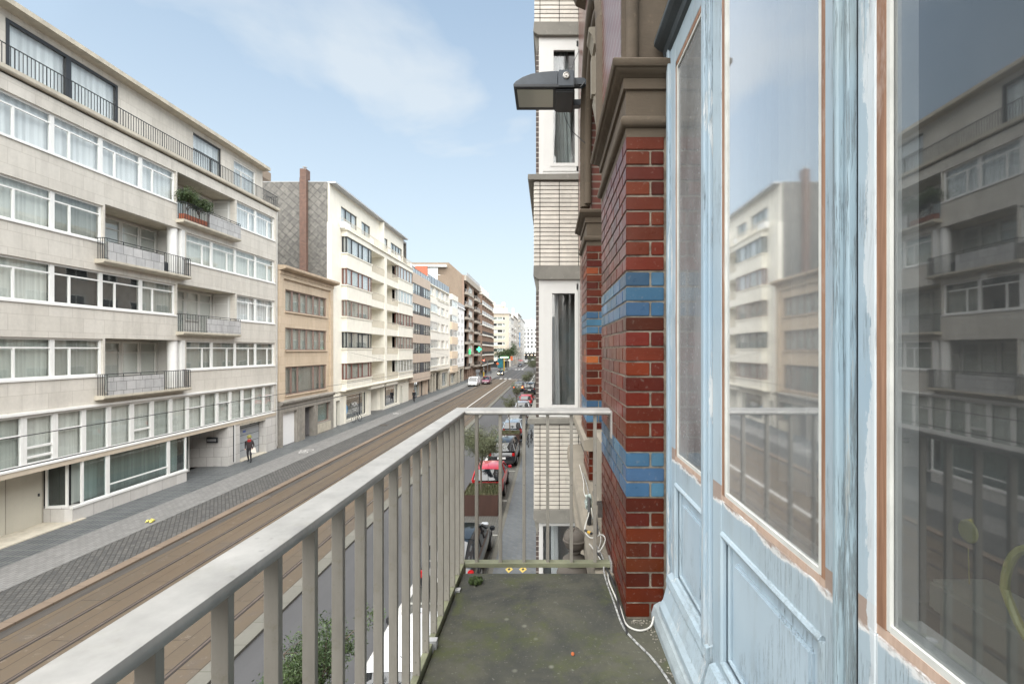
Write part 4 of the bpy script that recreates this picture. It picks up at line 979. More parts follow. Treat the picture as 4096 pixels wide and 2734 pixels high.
def bricks(m, x0, x1, y0, y1, zb, zt, rnd, orange=0):
    j0 = -9
    for j in range(j0, 24):
        top = 7.664 - j * RP + rnd.uniform(-.0012, .0012); bot = 7.664 - (j + 1) * RP + .0085 + rnd.uniform(-.0015, .0015)
        if top > zt + .01 or bot < zb - .03: continue
        bot = max(bot, zb)
        blue = j in (0, 1, 2, 12, 13, 14)
        def br(a, b_, c, d):
            col = rnd.choice(BLU if blue else RED); k = rnd.uniform(.85, 1.15)
            if orange and not blue and rnd.random() < orange: col = (.24, .055, .018, 1)
            m.cc = mul((col[0] * rnd.uniform(.9, 1.15), col[1] * (rnd.uniform(.92, 1.08) if blue else rnd.uniform(.85, 1.25)), col[2] * (rnd.uniform(.92, 1.08) if blue else rnd.uniform(.8, 1.3)), 1), k * rnd.choice((1, 1, 1, .82, 1.1))); e = .0032; c += rnd.uniform(-.0012, .0012); d += rnd.uniform(-.0015, .0015)
            jit = rnd.uniform(-.0008, .0008)
            m.bbox(a + jit, b_ + jit, c + jit, d, bot, top, e)
        w = x1 - x0
        if j % 2 == 0:
            br(x0, x0 + w * .62, y0, y0 + .205); br(x0 + w * .62 + .009, x1, y0, y0 + .1); y = y0 + .214
        else: br(x0, x1, y0, y0 + .098); y = y0 + .107
        while y < y1 - .03:
            L = min(.205 if (j % 2) else .098, y1 - y); L = min(.205, y1 - y)
            br(x0, x0 + .09, y, y + L); y += L + .009
    m.cc = None
rnd = random.Random(3)
m = MB(); bricks(m, .36, .537, 2.255, 3.30, 6.05, 8.293, rnd); bk = m.build("pilaster", M_GBRICK, T)
m = MB(); m.box(.365, .60, 2.2615, 3.296, 6.0, 8.30); m.build("mortar", M_MORTAR, bk)
m = MB(); bricks(m, .385, .54, 4.64, 5.32, 6.05, 6.345, rnd, .2); m.build("pilaster_foot", M_GBRICK, T)
m = MB(); bricks(m, .36, .537, 4.60, 5.32, 6.47, 8.293, rnd, .14); bk = m.build("pilaster", M_GBRICK, T)
m = MB(); m.box(.366, .60, 4.607, 5.3, 6.46, 8.30); m.box(.391, .60, 4.647, 5.3, 6.0, 6.36); m.build("mortar", M_MORTAR, bk)
# capitals: moulded stone profile (offset outward, z), wrapped round the near and street side
def capital(x0, xr, y0, y1, name="capital"):
    pr = [(0, 8.293), (0, 8.336), (.014, 8.337), (.024, 8.345), (.028, 8.36), (.024, 8.376), (.014, 8.385), (0, 8.388), (0, 8.508), (.014, 8.511), (.014, 8.560), (.022, 8.562), (.030, 8.572), (.046, 8.578), (.052, 8.588), (.062, 8.590), (.070, 8.600), (.070, 8.618), (.062, 8.627), (0, 8.630)]
    m = MB(); pts = []
    for o, z in pr: pts += [(xr, y0 - o, z), (x0 - o, y0 - o, z), (x0 - o, y1 + o, z), (xr, y1 + o, z)]
    n = len(pr); fs = []
    for i in range(n - 1):
        for k in range(3): fs.append((i * 4 + k, i * 4 + k + 1, (i + 1) * 4 + k + 1, (i + 1) * 4 + k))
    fs.append((n * 4 - 4, n * 4 - 3, n * 4 - 2, n * 4 - 1)); m.add(pts, fs)
    return m.build(name, M_STONE, T, smooth=True)
capital(.36, .60, 2.255, 3.30); capital(.36, .60, 4.60, 5.32)
# piers above the capitals and brick spandrel
m = MB(); m.box(.345, .60, 2.305, 3.22, 8.628, 14); m.box(.40, .60, 3.22, 6.5, 10.2, 14); m.box(.40, .6, 4.66, 6.5, 8.628, 10.2)
M_BRW = brick("glazed_brick_wall", (.13, .04, .03, 1), (.17, .055, .04, 1), (.24, .20, .17, 1), .215, .0703, .008, 'yz', .5, .28, .5, .2, .2, bd=.004)
m.build("upper_wall", M_BRW, T)
m = MB(); m.box(.42, .60, 2.285, 2.304, 8.629, 14)          # stone jamb of the door arch
m.lathe([(.032, 0), (.032, 5.2)], (.392, 2.28, 8.629), 16); m.box(.343, .362, 2.275, 2.304, 8.629, 14)
m.build("arch_jamb", M_STONE, T, smooth=True)
# hood mould over the second window, with label stops and bracket
m = MB(); cy, cz = 3.95, 9.25
for rr, xx, th in ((.80, .36, .055), (.68, .375, .035)):
    pts = [(xx, cy - rr, 8.70)] + [(xx, cy - rr * math.cos(t), cz + rr * math.sin(t)) for t in [math.pi * k / 24 for k in range(25)]] + [(xx, cy + rr, 8.70)]
    m.tube(pts, th, 10)
m.build("hood_mould", M_STONE, T, smooth=True)
m = MB(); m.prism([(.292, 9.62), (.292, 9.65), (.40, 9.66), (.40, 9.52), (.33, 9.53), (.31, 9.60)], 3.52, 3.70); m.bbox(.315, .40, 3.54, 3.68, 9.16, 9.5, .03); m.prism([(.33, 9.16), (.40, 9.16), (.40, 8.98), (.36, 9.0)], 3.54, 3.68); m.build("bracket", M_STONEL, T)
m = MB(); m.prism([(.30, 11.1), (.16, 11.45), (.12, 11.5), (.12, 11.62), (.42, 11.62), (.42, 11.05)], 2.9, 5.35); m.build("cornice", M_STONE, T)
# window 2 between the pilasters
window(T, (.54, 4.60, 6.6), 1.3, 2.1, WHITE, bars=((.65, 0, 1),), cur=1, t=.07, rz=math.pi, name="window")
m = MB(); m.box(.42, .60, 3.30, 4.60, 6.05, 6.55); m.box(.56, .62, 3.3, 4.6, 8.75, 9.95); m.box(.56, .60, 4.6, 4.66, 8.3, 10.2); m.build("sill_wall", M_STONEL, T)
# ledges and shopfront wall under the floor
m = MB(); m.prism([(.33, 6.36), (.33, 6.45), (.38, 6.468), (.60, 6.47), (.60, 6.35), (.37, 6.35)], 4.55, 6.52)
m.prism([(.25, 5.86), (.25, 5.98), (.27, 6.03), (.60, 6.05), (.60, 5.6), (.40, 5.62), (.33, 5.80)], 2.72, 6.52)
m.prism([(.30, 5.3), (.30, 5.40), (.60, 5.45), (.60, 5.2)], 2.72, 6.5)
m.build("stone_ledge", M_STONEL, T)
m = MB(); m.box(.42, .60, 5.32, 6.52, 6.47, 14); m.box(.45, 2.0, -8, 6.5, 0, 5.6); m.box(.60, 6, 2.5, 6.5, 5.6, 14); m.box(.60, 6, -8, -1.6, 5.6, 14); m.box(.62, 6, -1.6, 2.5, 9.6, 14); m.box(.56, .60, -8, 2.5, 10.9, 14)
m.build("wall", M_BRW, T)
m = MB(); m.box(.62, .7, -1.6, 2.5, 5.6, 6.04); m.box(.62, 4.4, -1.6, 2.5, 5.5, 5.62); m.build("floor_edge", M_STONE, T)
m = MB(); m.box(4.4, 4.5, -1.6, 2.5, 5.6, 9.6); m.box(.75, 4.4, 2.4, 2.5, 6.05, 9.6); m.box(.75, 4.4, -1.6, -1.5, 6.05, 9.6); m.box(.75, 4.4, -1.5, 2.4, 9.5, 9.6)
m.build("room_wall", plain("dim_room_wall", (.10, .095, .09, 1), .9), T)
m = MB(); m.box(.63, 4.4, -1.5, 2.4, 5.62, 6.05); m.build("room_floor", plain("dark_floorboards", (.07, .045, .03, 1), .5, sv=(6, .5, 1)), T)

# ---------------------------------------------------------------- balcony doors (paint worn down to wood)
def worn(name, c, w1=.60, w2=.68, crack=.0, rail=False, lines=.5):
    b = NB(name)
    col = b.mix(b.noise(2.2, 4, .6, (1, 1, .4)), mul(c, .84), mul(c, 1.12))
    col = b.mix(b.math('MULTIPLY', b.ramp(b.noise(1.3, 3, .5), .45, .70), .45), col, (.19, .31, .42, 1))
    wm = b.ramp(b.noise(4, 8, .78, (4, 4, .45), .4), w1, w1 + .015)
    wm = b.math('MULTIPLY', wm, b.ramp(b.noise(1.8, 3, .6, (1, 1, .5)), .42, .56))
    col = b.mix(b.math('MULTIPLY', wm, .9), col, (.62, .63, .62, 1))
    dirt = b.ramp(b.noise(6, 6, .7, (2, 2, .4)), .52, .75); col = b.mix(b.math('MULTIPLY', dirt, .30), col, (.20, .20, .17, 1))
    wd = b.ramp(b.noise(6, 9, .8, (5, 5, .25), .3), w2, w2 + .012); col = b.mix(wd, col, (.16, .105, .075, 1))
    ln = b.noise(9, 6, .7, (7, 7, .22), .2); ck = b.math('MULTIPLY', b.ramp(b.math('ABSOLUTE', b.math('SUBTRACT', ln, .5)), .004, .011, (1, 1, 1, 1), (0, 0, 0, 1)), b.ramp(b.noise(2.3, 3, .6), .5, .56))
    col = b.mix(b.math('MULTIPLY', ck, lines), col, (.07, .07, .065, 1))
    h = b.math('ADD', b.math('MULTIPLY', b.noise(40, 5, .7, (1, 1, .12)), .3 + crack), b.math('MULTIPLY', wm, -.5)); h = b.math('ADD', h, b.math('MULTIPLY', wd, -1.0)); h = b.math('ADD', h, b.math('MULTIPLY', ck, -1.0))
    if rail:      # paint scraped back to primer and wood along the bottom of the glass
        z = b.n("ShaderNodeSeparateXYZ", {0: b.oc}).outputs[2]
        rg = b.math('ADD', z, b.math('MULTIPLY', b.math('SUBTRACT', b.noise(7, 7, .7, (1, 1, 2)), .5), .075)); lim = b.math('LESS_THAN', z, 6.87)
        p1 = b.math('MULTIPLY', b.ramp(b.math('SUBTRACT', rg, 6.0), .808, .812), lim); p2 = b.math('MULTIPLY', b.ramp(b.math('SUBTRACT', rg, 6.0), .817, .823), lim)
        col = b.mix(p1, col, (.66, .66, .65, 1)); col = b.mix(p2, col, b.mix(b.noise(30, 5, .7, (1, .2, 1)), (.26, .19, .155, 1), (.40, .31, .26, 1))); h = b.math('ADD', h, b.math('MULTIPLY', p2, -1.2))
        sp_ = b.n("ShaderNodeSeparateXYZ", {0: b.oc}).outputs[1]
        r2 = b.math('ADD', sp_, b.math('MULTIPLY', b.math('SUBTRACT', b.noise(5, 8, .78, (1, 2, .6)), .5), .13))
        p3 = b.math('MULTIPLY', b.math('MULTIPLY', b.math('LESS_THAN', r2, .832), b.math('GREATER_THAN', sp_, .81)), b.math('LESS_THAN', sp_, .862))
        col = b.mix(b.math('MULTIPLY', p3, .85), col, b.mix(b.noise(25, 6, .8, (1, 4, .3)), (.42, .50, .55, 1), (.70, .70, .69, 1)))
    if crack:
        ck = b.ramp(b.noise(16, 9, .82, (3.5, 3.5, .16), .3), .53, .57); col = b.mix(b.math('MULTIPLY', ck, .5), col, (.12, .12, .11, 1)); h = b.math('ADD', h, b.math('MULTIPLY', ck, -1.3))
        k2 = b.ramp(b.noise(7, 8, .8, (4, 4, .2)), .57, .60); col = b.mix(k2, col, (.30, .33, .33, 1))
    return b.done(col, .5, None, b.bump(h, .6, .003))
PAINT = worn("pale_blue_paint", (.375, .455, .505, 1), .60, .70, rail=True)
PAINTP = worn("pale_blue_panel_paint", (.41, .50, .565, 1), .68, .75, lines=.85)
PAINTW = worn("worn_blue_paint", (.33, .415, .475, 1), .54, .66, lines=.8)
PAINTC = worn("cracked_grey_blue_paint", (.29, .37, .41, 1), .66, .72, crack=.9)
def woodm(name, c1, c2):
    b = NB(name); g = b.noise(11, 6, .65, (5, 5, .22), .6); col = b.mix(b.ramp(g, .3, .7), c1, c2)
    col = b.mix(b.math('MULTIPLY', b.ramp(b.noise(5, 6, .75, (2, 2, .5)), .55, .68), .6), col, (.50, .42, .37, 1))
    return b.done(col, .65, None, b.bump(b.noise(50, 4, .6, (1, 1, .06)), .3, .001))
WOOD = woodm("bare_brown_wood", (.15, .07, .038, 1), (.38, .22, .14, 1))
WOODP = woodm("sanded_pinkish_wood", (.38, .27, .21, 1), (.50, .37, .29, 1))
XL = .55
M_BEAD = plain("off_white_bead", (.56, .56, .525, 1), .6, var=.15, scale=9)
def door_leaf(ya, yb, ga, gb, name, glassm, curt=None, fixed=False, zt=8.55, wl=.028, woodmat=None):
    """leaf from ya to yb (yb is the far edge), glass ga..gb"""
    zb, zg, zm = 6.10, 6.853, 6.725
    m = MB(); x0, x1 = XL, XL + .05
    m.box(x0, x1, ya, ga - wl, zb, zt + .1); m.box(x0, x1, gb + wl, yb, zb, zt + .1)
    m.box(x0 + .001, x1, ga - wl, gb + wl, zt, zt + .1); m.box(x0 + .001, x1, ga - wl, gb + wl, zm, zg - .028)
    m.box(x0 + .001, x1, ga - wl, gb + wl, zb, 6.30)
    leaf = m.build(name, PAINT, T, bevel=.003)
    pa, pb = ga - wl, gb + wl
    m = MB(); m.box(x0 + .022, x1 - .004, pa, pb, 6.30, zm); m.bbox(x0 + .010, x0 + .03, pa + .075, pb - .075, 6.37, zm - .07, .006); m.build("panel", PAINTP, leaf)
    m = MB(); r = .009
    q = [(x0 + .004, pa + r, 6.30 + r), (x0 + .004, pb - r, 6.30 + r), (x0 + .004, pb - r, zm - r), (x0 + .004, pa + r, zm - r)]
    for a, b_ in zip(q, q[1:] + q[:1]): m.tube([a, b_], r * 1.3, 8)
    q = [(x0 + .018, pa + .03, 6.33), (x0 + .018, pb - .03, 6.33), (x0 + .018, pb - .03, zm - .03), (x0 + .018, pa + .03, zm - .03)]
    for a, b_ in zip(q, q[1:] + q[:1]): m.tube([a, b_], r * .8, 8)
    m.build("moulding", PAINT, leaf, smooth=True)
    m = MB(); xs, xe = x0 + .0025, x0 + .03
    m.box(xs, xe, ga - wl, ga - .012, zg - .012, zt); m.cur = 0; m.box(xs, xe, gb + .0075, gb + wl, zg - .012, zt); m.cur = 1
    m.prism([(xs, zg - .028), (xs + .001, zg - .012), (xe, zg - .010), (xe, zg - .028)], ga - wl, gb + wl); m.cur = 0; m.box(xs, xe, ga - wl, gb + wl, zt - .02, zt + .0005)
    m.build("wood_bead", [woodmat or WOOD, WOODP], leaf)
    m = MB(); xs, xe = x0 + .0035, x0 + .010
    m.box(xs, xe, ga - .011, ga, zg - .01, zt - .02); m.box(xs, xe, gb, gb + .0075, zg - .01, zt - .02); m.box(xs + .001, xe, ga, gb, zg - .012, zg); m.box(xs + .001, xe, ga, gb, zt - .032, zt - .0195)
    m.build("white_bead", M_BEAD, leaf)
    m = MB(); m.box(x0 + .010, x0 + .013, ga - .01, gb + .01, zg - .01, zt); g = m.build("pane", glassm, leaf)
    m = MB(); xs, xe = x0 + .013, x0 + .04
    m.box(xs, xe, ga - .01, ga + .014, zg - .01, zt); m.box(xs, xe, gb - .014, gb + .01, zg - .01, zt); m.box(xs, xe + .004, ga + .014, gb - .014, zg - .01, zg + .016); m.build("glazing_spacer", GREYF, leaf)
    if curt:
        m = MB(); n = 60; pts = []
        for k in range(n + 1):
            y = curt[0] + (curt[1] - curt[0]) * k / n; x = .72 + .018 * math.sin(k * 1.05) + .01 * math.sin(k * .37); pts += [(x, y, curt[2]), (x, y, zt + .3)]
        m.add(pts, [(2 * k, 2 * k + 2, 2 * k + 3, 2 * k + 1) for k in range(n)])
        c = m.build("curtain_or_backing", curt[3], leaf, smooth=True)
    return leaf
def sheer():
    b = NB("sheer_curtain_near"); b.t.nodes.remove(b.b)
    d = b.n("ShaderNodeBsdfTranslucent", {0: (.7, .7, .68, 1)}); d2 = b.n("ShaderNodeBsdfDiffuse", {0: (.75, .76, .74, 1)}); tr = b.n("ShaderNodeBsdfTransparent")
    a = b.n("ShaderNodeMixShader", {0: .4, 1: d2.outputs[0], 2: d.outputs[0]}).outputs[0]
    f = b.math('ADD', b.math('MULTIPLY', b.noise(14, 3, .6, (1, 1, .02)), .7), .1, True)
    a = b.n("ShaderNodeMixShader", {0: f, 1: tr.outputs[0], 2: a}).outputs[0]; b.link(a, b.o.inputs[0]); return b.m
M_SHEER = sheer()
door_leaf(1.695, 2.165, 1.735, 2.085, "side_light", GL_DOOR1, (1.60, 2.2, 6.2, M_SHEER), wl=.022)
door_leaf(.868, 1.622, .992, 1.515, "door", GL_DOOR, (.98, 1.5, 6.9, M_SHEER), wl=.028)
door_leaf(.06, .862, .17, .785, "door", GL_DOOR2, None, wl=.030)
door_leaf(-.75, -.02, -.66, -.13, "door", GL_DOOR2, None, wl=.030)
# astragal with cracked paint, fixed posts, jamb
def post(y0, y1, prof, m_, name):
    m = MB()
    for a, b_, x in prof: m.box(x, XL + .03, y0 + (y1 - y0) * a, y0 + (y1 - y0) * b_, 6.06, 8.70)
    return m.build(name, m_, T, bevel=.004)
post(.868, .905, ((0, .35, XL - .014), (.35, .75, XL - .026), (.75, 1.0, XL - .010)), PAINTC, "cover_strip")
m = MB(); m.box(XL + .004, XL + .04, .8625, .8675, 6.1, 8.7); m.build("door_gap", DARK, T)
post(1.624, 1.694, ((0.04, .28, XL - .012), (.28, .72, XL - .024), (.72, .97, XL - .006)), PAINTW, "door_post")
m = MB(); m.box(XL + .004, XL + .04, 1.615, 1.6275, 6.1, 8.7); m.build("door_gap", DARK, T)
post(2.166, 2.254, ((0.02, .25, XL + .0), (.25, .6, XL - .012), (.6, .999, XL + .006)), PAINTW, "door_jamb")
m = MB(); m.box(.545, .60, 2.2542, 2.262, 6.05, 8.67); m.build("sealant", M_MORTAR, T)
# transom moulding and fanlight above
m = MB(); m.prism([(XL - .045, 8.70), (XL - .06, 8.715), (XL - .06, 8.735), (XL - .035, 8.75), (XL - .028, 8.775), (XL - .012, 8.785), (XL, 8.81), (XL + .06, 8.82), (XL + .06, 8.64), (XL, 8.65), (XL - .012, 8.66), (XL - .02, 8.685)], -1.5, 2.254)
m.build("transom", plain("dark_blue_grey_paint", (.055, .07, .08, 1), .45, var=.2, scale=9, bump=.2), T)
m = MB(); m.box(XL + .01, XL + .05, -1.5, 2.254, 8.82, 8.88); m.box(XL + .01, XL + .05, 2.15, 2.254, 8.88, 9.6)
for y in (.83, 1.64): m.box(XL + .01, XL + .05, y - .035, y + .035, 8.88, 9.6)
fl_ = m.build("fanlight", PAINT, T)
m = MB(); m.box(XL + .03, XL + .034, -1.5, 2.2, 8.85, 9.6); m.build("pane", GL_DOOR, fl_)
m = MB(); m.box(XL, .62, -1.6, 2.254, 9.6, 10.9); m.build("arch_head", M_STONE, T)
# weather board and sill
m = MB(); m.prism([(XL, 6.31), (XL - .022, 6.30), (XL - .028, 6.27), (XL - .022, 6.255), (XL - .040, 6.19), (XL - .056, 6.165), (XL - .056, 6.14), (XL - .02, 6.135), (XL + .02, 6.10), (XL + .02, 6.31)], 1.62, 2.16)
m.prism([(XL, 6.27), (XL - .020, 6.262), (XL - .026, 6.24), (XL - .045, 6.18), (XL - .056, 6.15), (XL - .02, 6.14), (XL + .02, 6.11), (XL + .02, 6.27)], .0, 1.60)
m.build("weather_board", PAINT, T)
m = MB(); m.prism([(XL + .05, 6.135), (XL - .035, 6.13), (XL - .06, 6.115), (XL - .072, 6.08), (XL - .072, 6.05), (XL + .05, 6.05)], -1.5, 2.254); m.build("door_sill", plain("grey_blue_sill", (.33, .38, .40, 1), .7, var=.2, scale=12, streak=.3, bump=.4), T)

# things in the room
m = MB(); m.bbox(1.0, 1.16, .2, 1.28, 6.62, 6.70, .01); m.box(1.02, 1.14, .22, 1.26, 6.12, 6.62); tag(m.build("radiator", plain("pale_grey_enamel", (.30, .32, .28, 1), .4)), "pale grey radiator shelf inside the room behind the nearest pane", "radiator")
m = MB(); m.bbox(2.2, 3.1, -.6, 1.4, 6.1, 6.5, .05); m.bbox(2.9, 3.2, -.6, 1.4, 6.3, 6.95, .06); m.bbox(2.2, 3.15, -.75, -.55, 6.1, 6.7, .04); m.bbox(2.2, 3.15, 1.35, 1.55, 6.1, 6.7, .04); tag(m.build("sofa", plain("red_upholstery", (.34, .05, .045, 1), .9, var=.4)), "dark red sofa dimly seen through the nearest door pane", "sofa")
m = MB(); m.lathe([(0.001, -.002), (.018, -.002), (.020, 0), (.018, .002), (.001, .002)], (.72, .83, 6.99), 20, 'x'); m.tube([(.72, .83, 6.96), (.72, .828, 6.90)], .001, 5)
M_YEL = plain("yellow_green_plastic", (.22, .22, .06, 1), .4)
tag(m.build("window_ornament", M_YEL), "small yellow disc ornament hanging behind the nearest door pane", "ornament")
m = MB(); pts = [(.66, .655 + .045 * math.cos(t) - .03 * max(0, -math.sin(t)), 6.955 + .075 * math.sin(t)) for t in [math.pi * 2 * k / 24 for k in range(25)]]; m.tube(pts, .006, 8)
tag(m.build("hanging_loop", M_YEL, smooth=True), "yellow green loop leaning behind the nearest door pane", "ornament")

# ---------------------------------------------------------------- balcony slab
def slab_mat():
    b = NB("mossy_concrete"); f = b.noise(3.2, 7, .66, (1, 1, 1), .5); col = b.mix(b.ramp(f, .38, .62), (.032, .033, .030, 1), (.078, .076, .055, 1))
    col = b.mix(b.math('MULTIPLY', b.ramp(b.noise(4.6, 7, .7, (1, 1, 1), .4), .48, .64), .8), col, (.062, .072, .022, 1))
    col = b.mix(b.math('MULTIPLY', b.ramp(b.noise(2.1, 5, .6), .5, .68), .6), col, (.033, .036, .033, 1))
    v = b.n("ShaderNodeTexVoronoi", {"Vector": b.oc, "Scale": 9.0, "Randomness": 1.0}); rg = b.ramp(v.outputs["Distance"], .05, .13, (1, 1, 1, 1), (0, 0, 0, 1))
    col = b.mix(b.math('MULTIPLY', b.math('MULTIPLY', rg, b.ramp(b.noise(3, 2), .46, .54)), .75), col, (.19, .19, .15, 1))
    sp = b.ramp(b.noise(60, 4, .75), .60, .66); col = b.mix(b.math('MULTIPLY', sp, .5), col, (.2, .2, .17, 1))
    col = b.mix(b.math('MULTIPLY', b.ramp(b.noise(33, 5, .75), .58, .64), .6), col, (.05, .05, .045, 1))
    return b.done(col, .8, None, b.bump(b.math('ADD', b.noise(55, 5, .7), b.noise(7, 4)), .4, .004))
m = MB()
m.prism([(-.481, -1.6), (.54, -1.6), (.54, 2.255), (.362, 2.256), (.362, 2.55), (.32, 2.70), (.30, 2.716), (-.481, 2.716)], 5.90, 6.05, 'z')
m.build("balcony_slab", slab_mat(), T, bevel=.006)
m = MB(); m.box(-.4855, .5, -1.6, 2.69, 5.7, 5.899); m.box(-.4858, -.4815, -1.6, 2.69, 5.9, 6.02); m.build("slab_bracket", M_STONE, T)
# moss clumps, pebble, bits
bm = bmesh.new(); bmesh.ops.create_icosphere(bm, subdivisions=4, radius=.036)
for v in bm.verts: v.co = v.co * (1 + .28 * math.sin(v.co.x * 190) * math.sin(v.co.y * 170 + 1) + rnd.uniform(-.10, .10)); v.co.z *= .5
me = bpy.data.meshes.new("moss_clump"); bm.to_mesh(me); bm.free(); me.materials.append(plain("moss", (.028, .045, .010, 1), .95, var=.5, scale=60))
o = bpy.data.objects.new("moss_clump", me); COL.objects.link(o); o.location = (-.395, 2.60, 6.062); tag(o, "round clump of dark green moss at the far corner of the balcony floor", "moss")
bm = bmesh.new(); bmesh.ops.create_icosphere(bm, subdivisions=2, radius=.0075)
for v in bm.verts: v.co *= rnd.uniform(.75, 1.2)
me = bpy.data.meshes.new("brick_chip"); bm.to_mesh(me); bm.free(); me.materials.append(plain("orange_brick_chip", (.45, .12, .04, 1), .8))
o = bpy.data.objects.new("brick_chip", me); COL.objects.link(o); o.location = (.098, 1.985, 6.056); tag(o, "small orange brick chip lying on the balcony floor", "brick chip")
m = MB()
for k in range(150):
    y = rnd.uniform(1.2, 2.25); x = XL - .075 - abs(rnd.gauss(0, .018)) if rnd.random() < .7 else rnd.uniform(.38, .47); y = y if x > .44 else 2.24 - abs(rnd.gauss(0, .02)); s = rnd.uniform(.0015, .0045)
    m.bbox(x - s, x + s, y - s, y + s * .6, 6.05, 6.05 + s, s * .3)
tag(m.build("grit", plain("grit", (.26, .24, .20, 1), .9, var=.6, scale=40)), "loose grit and crumbs of mortar along the door sill", "grit", kind='stuff')

# ---------------------------------------------------------------- balcony railing
def metal(name, c, rough, sp=.4):
    b = NB(name); col = b.mix(b.ramp(b.noise(9, 6, .65, (1, 1, .25)), .3, .7), mul(c, .78), mul(c, 1.2))
    v = b.n("ShaderNodeTexVoronoi", {"Vector": b.oc, "Scale": 30.0}); dots = b.math('MULTIPLY', b.ramp(v.outputs["Distance"], .10, .17, (1, 1, 1, 1), (0, 0, 0, 1)), b.ramp(b.noise(5, 2), .5, .55))
    col = b.mix(b.math('MULTIPLY', dots, sp * 1.2, True), col, mul(c, .5))
    col = b.mix(b.math('MULTIPLY', b.ramp(b.noise(14, 6, .75), .56, .70), sp), col, (c[0] * .62, c[1] * .60, c[2] * .42, 1))
    return b.done(col, b.mix(b.noise(20, 4), (rough * .8,) * 3 + (1,), (rough * 1.25,) * 3 + (1,)), .25, b.bump(b.noise(60, 4), .15, .001))
M_HAND = metal("whitened_aluminium", (.37, .36, .34, 1), .55, .3)
M_BAL = metal("weathered_aluminium", (.29, .27, .235, 1), .42, .5)
M_LOW = plain("algae_stained_rail", (.19, .195, .125, 1), .6, var=.25, scale=8)
RL = thing("balcony_railing", "weathered aluminium railing with flat white handrail round the balcony", "railing", (-.5, 0, 6.05))
def rail_sec(w0, w1, zt, th, r=.007):
    return [(w0, zt - r), (w0 + r * .3, zt - r * .3), (w0 + r, zt), (w1 - r, zt), (w1 - r * .3, zt - r * .3), (w1, zt - r), (w1, zt - th + r), (w1 - r * .3, zt - th + r * .3), (w1 - r, zt - th), (w0 + r, zt - th), (w0 + r * .3, zt - th + r * .3), (w0, zt - th + r)]
zt = 6.955
sec = rail_sec(0, 1, 0, .021)
xi, xo_, yi, yo = -.476, -.560, 2.757, 2.935
m = MB(); pts = []
S1 = rail_sec(0, .084, zt, .026, .009)
for (px, z) in S1: pts.append((xi - px, -1.6, z))
for (px, z) in S1: pts.append((xi - px, yi + px * (yo - yi) / .084, z))
for (px, z) in S1: pts.append((.365, yi + px * (yo - yi) / .084, z))
n = len(S1); fs = [(i, (i + 1) % n, n + (i + 1) % n, n + i) for i in range(n)] + [(n + i, n + (i + 1) % n, 2 * n + (i + 1) % n, 2 * n + i) for i in range(n)] + [list(range(n)), list(range(2 * n, 3 * n))]
m.add(pts, fs); m.build("handrail", M_HAND, RL, smooth=True)
m = MB(); m.box(-.513, -.486, -1.6, 2.834, 5.995, 6.076); m.box(-.486, .36, 2.78, 2.834, 6.051, 6.0755); m.build("lower_rail", M_LOW, RL, bevel=.002)
bal0 = None
for k in range(-6, 16):
    y = .748 + .1359 * k
    m = MB(); m.box(-.513, -.486, y - .0145, y, 6.076, 6.931)
    if bal0 is None: bal0 = m.build("baluster", M_BAL, RL, bevel=.0012); yb0 = y
    else:
        o = bal0.copy(); COL.objects.link(o); o.location = (0, y - yb0, 0)
b1 = None
for k in range(6):
    x = -.418 + .1372 * k
    if b1 is None: m = MB(); m.box(x - .009, x + .009, 2.793, 2.82, 6.075, 6.931); b1 = m.build("baluster", M_BAL, RL, bevel=.0012); xb0 = x
    else: o = b1.copy(); COL.objects.link(o); o.location = (x - xb0, 0, 0)
m = MB(); m.box(.353, .362, 2.75, 2.86, 6.03, 6.09); m.box(.353, .362, 2.74, 2.80, 6.80, 6.955); m.build("wall_plate", M_HAND, RL)
m = MB(); m.box(-.505, -.470, 2.02, 2.05, 6.03, 6.085); m.build("fixing_clip", GREYF, RL)
m = MB(); m.box(-.49, -.46, 2.5, 2.53, 6.03, 6.06); m.build("fixing_clip", GREYF, RL)

# ---------------------------------------------------------------- neighbour with tiled bay
M_TILE = vcol("cream_glazed_tile", .28, .1, 20, speck=.04, spot=(.4, .36, .3, 1)); M_JOINT = plain("dark_tile_joint", (.075, .068, .06, 1), .9, var=.3)
M_LINT = stone("grey_concrete_lintel", (.21, .20, .175, 1), .4)
NBR = thing("tiled_house", "neighbouring house with cream tiled bay, concrete lintels and white windows", "house", (.42, 6.57, 0))
YB = 6.57
def tiles(m, cols, z0, z1, axis, pos, rp=.0587):
    n = round((z1 - z0) / rp); rp = (z1 - z0) / n
    for i in range(n):
        for a, b_ in zip(cols, cols[1:]):
            k = rnd.uniform(.9, 1.06); m.cc = mul((.58, .54, .475, 1), k); g = .0048; j = rnd.uniform(-.0006, .0006)
            if axis == 'y': m.bbox(a + g, b_ - g, pos - .004 + j, pos + .02, z0 + i * rp + g, z0 + (i + 1) * rp - g, .003)
            else: m.bbox(pos - .004 + j, pos + .02, a + g, b_ - g, z0 + i * rp + g, z0 + (i + 1) * rp - g, .003)
    m.cc = None
cx = [-.20, -.119, .143, .405, .448]
pan = [(5.14, 6.29), (8.445, 9.59), (11.75, 13.2)]
m = MB()
for a, b_ in pan: tiles(m, cx, a, b_, 'y', YB)
tiles(m, [6.58 + .262 * k for k in range(9)], 8.445, 9.59, 'x', -.2); tiles(m, [6.58 + .262 * k for k in range(9)], 5.14, 6.29, 'x', -.2)
ycs = [5.33 + .25 * k for k in range(6)]
for za, zb in ((6.5, 14),): tiles(m, ycs, za, zb, 'x', .425)
m.build("wall_tiles", M_TILE, NBR)
m = MB()
for a, b_ in pan: m.box(-.195, .45, YB + .005, 8.9, a - .002, b_ + .002)
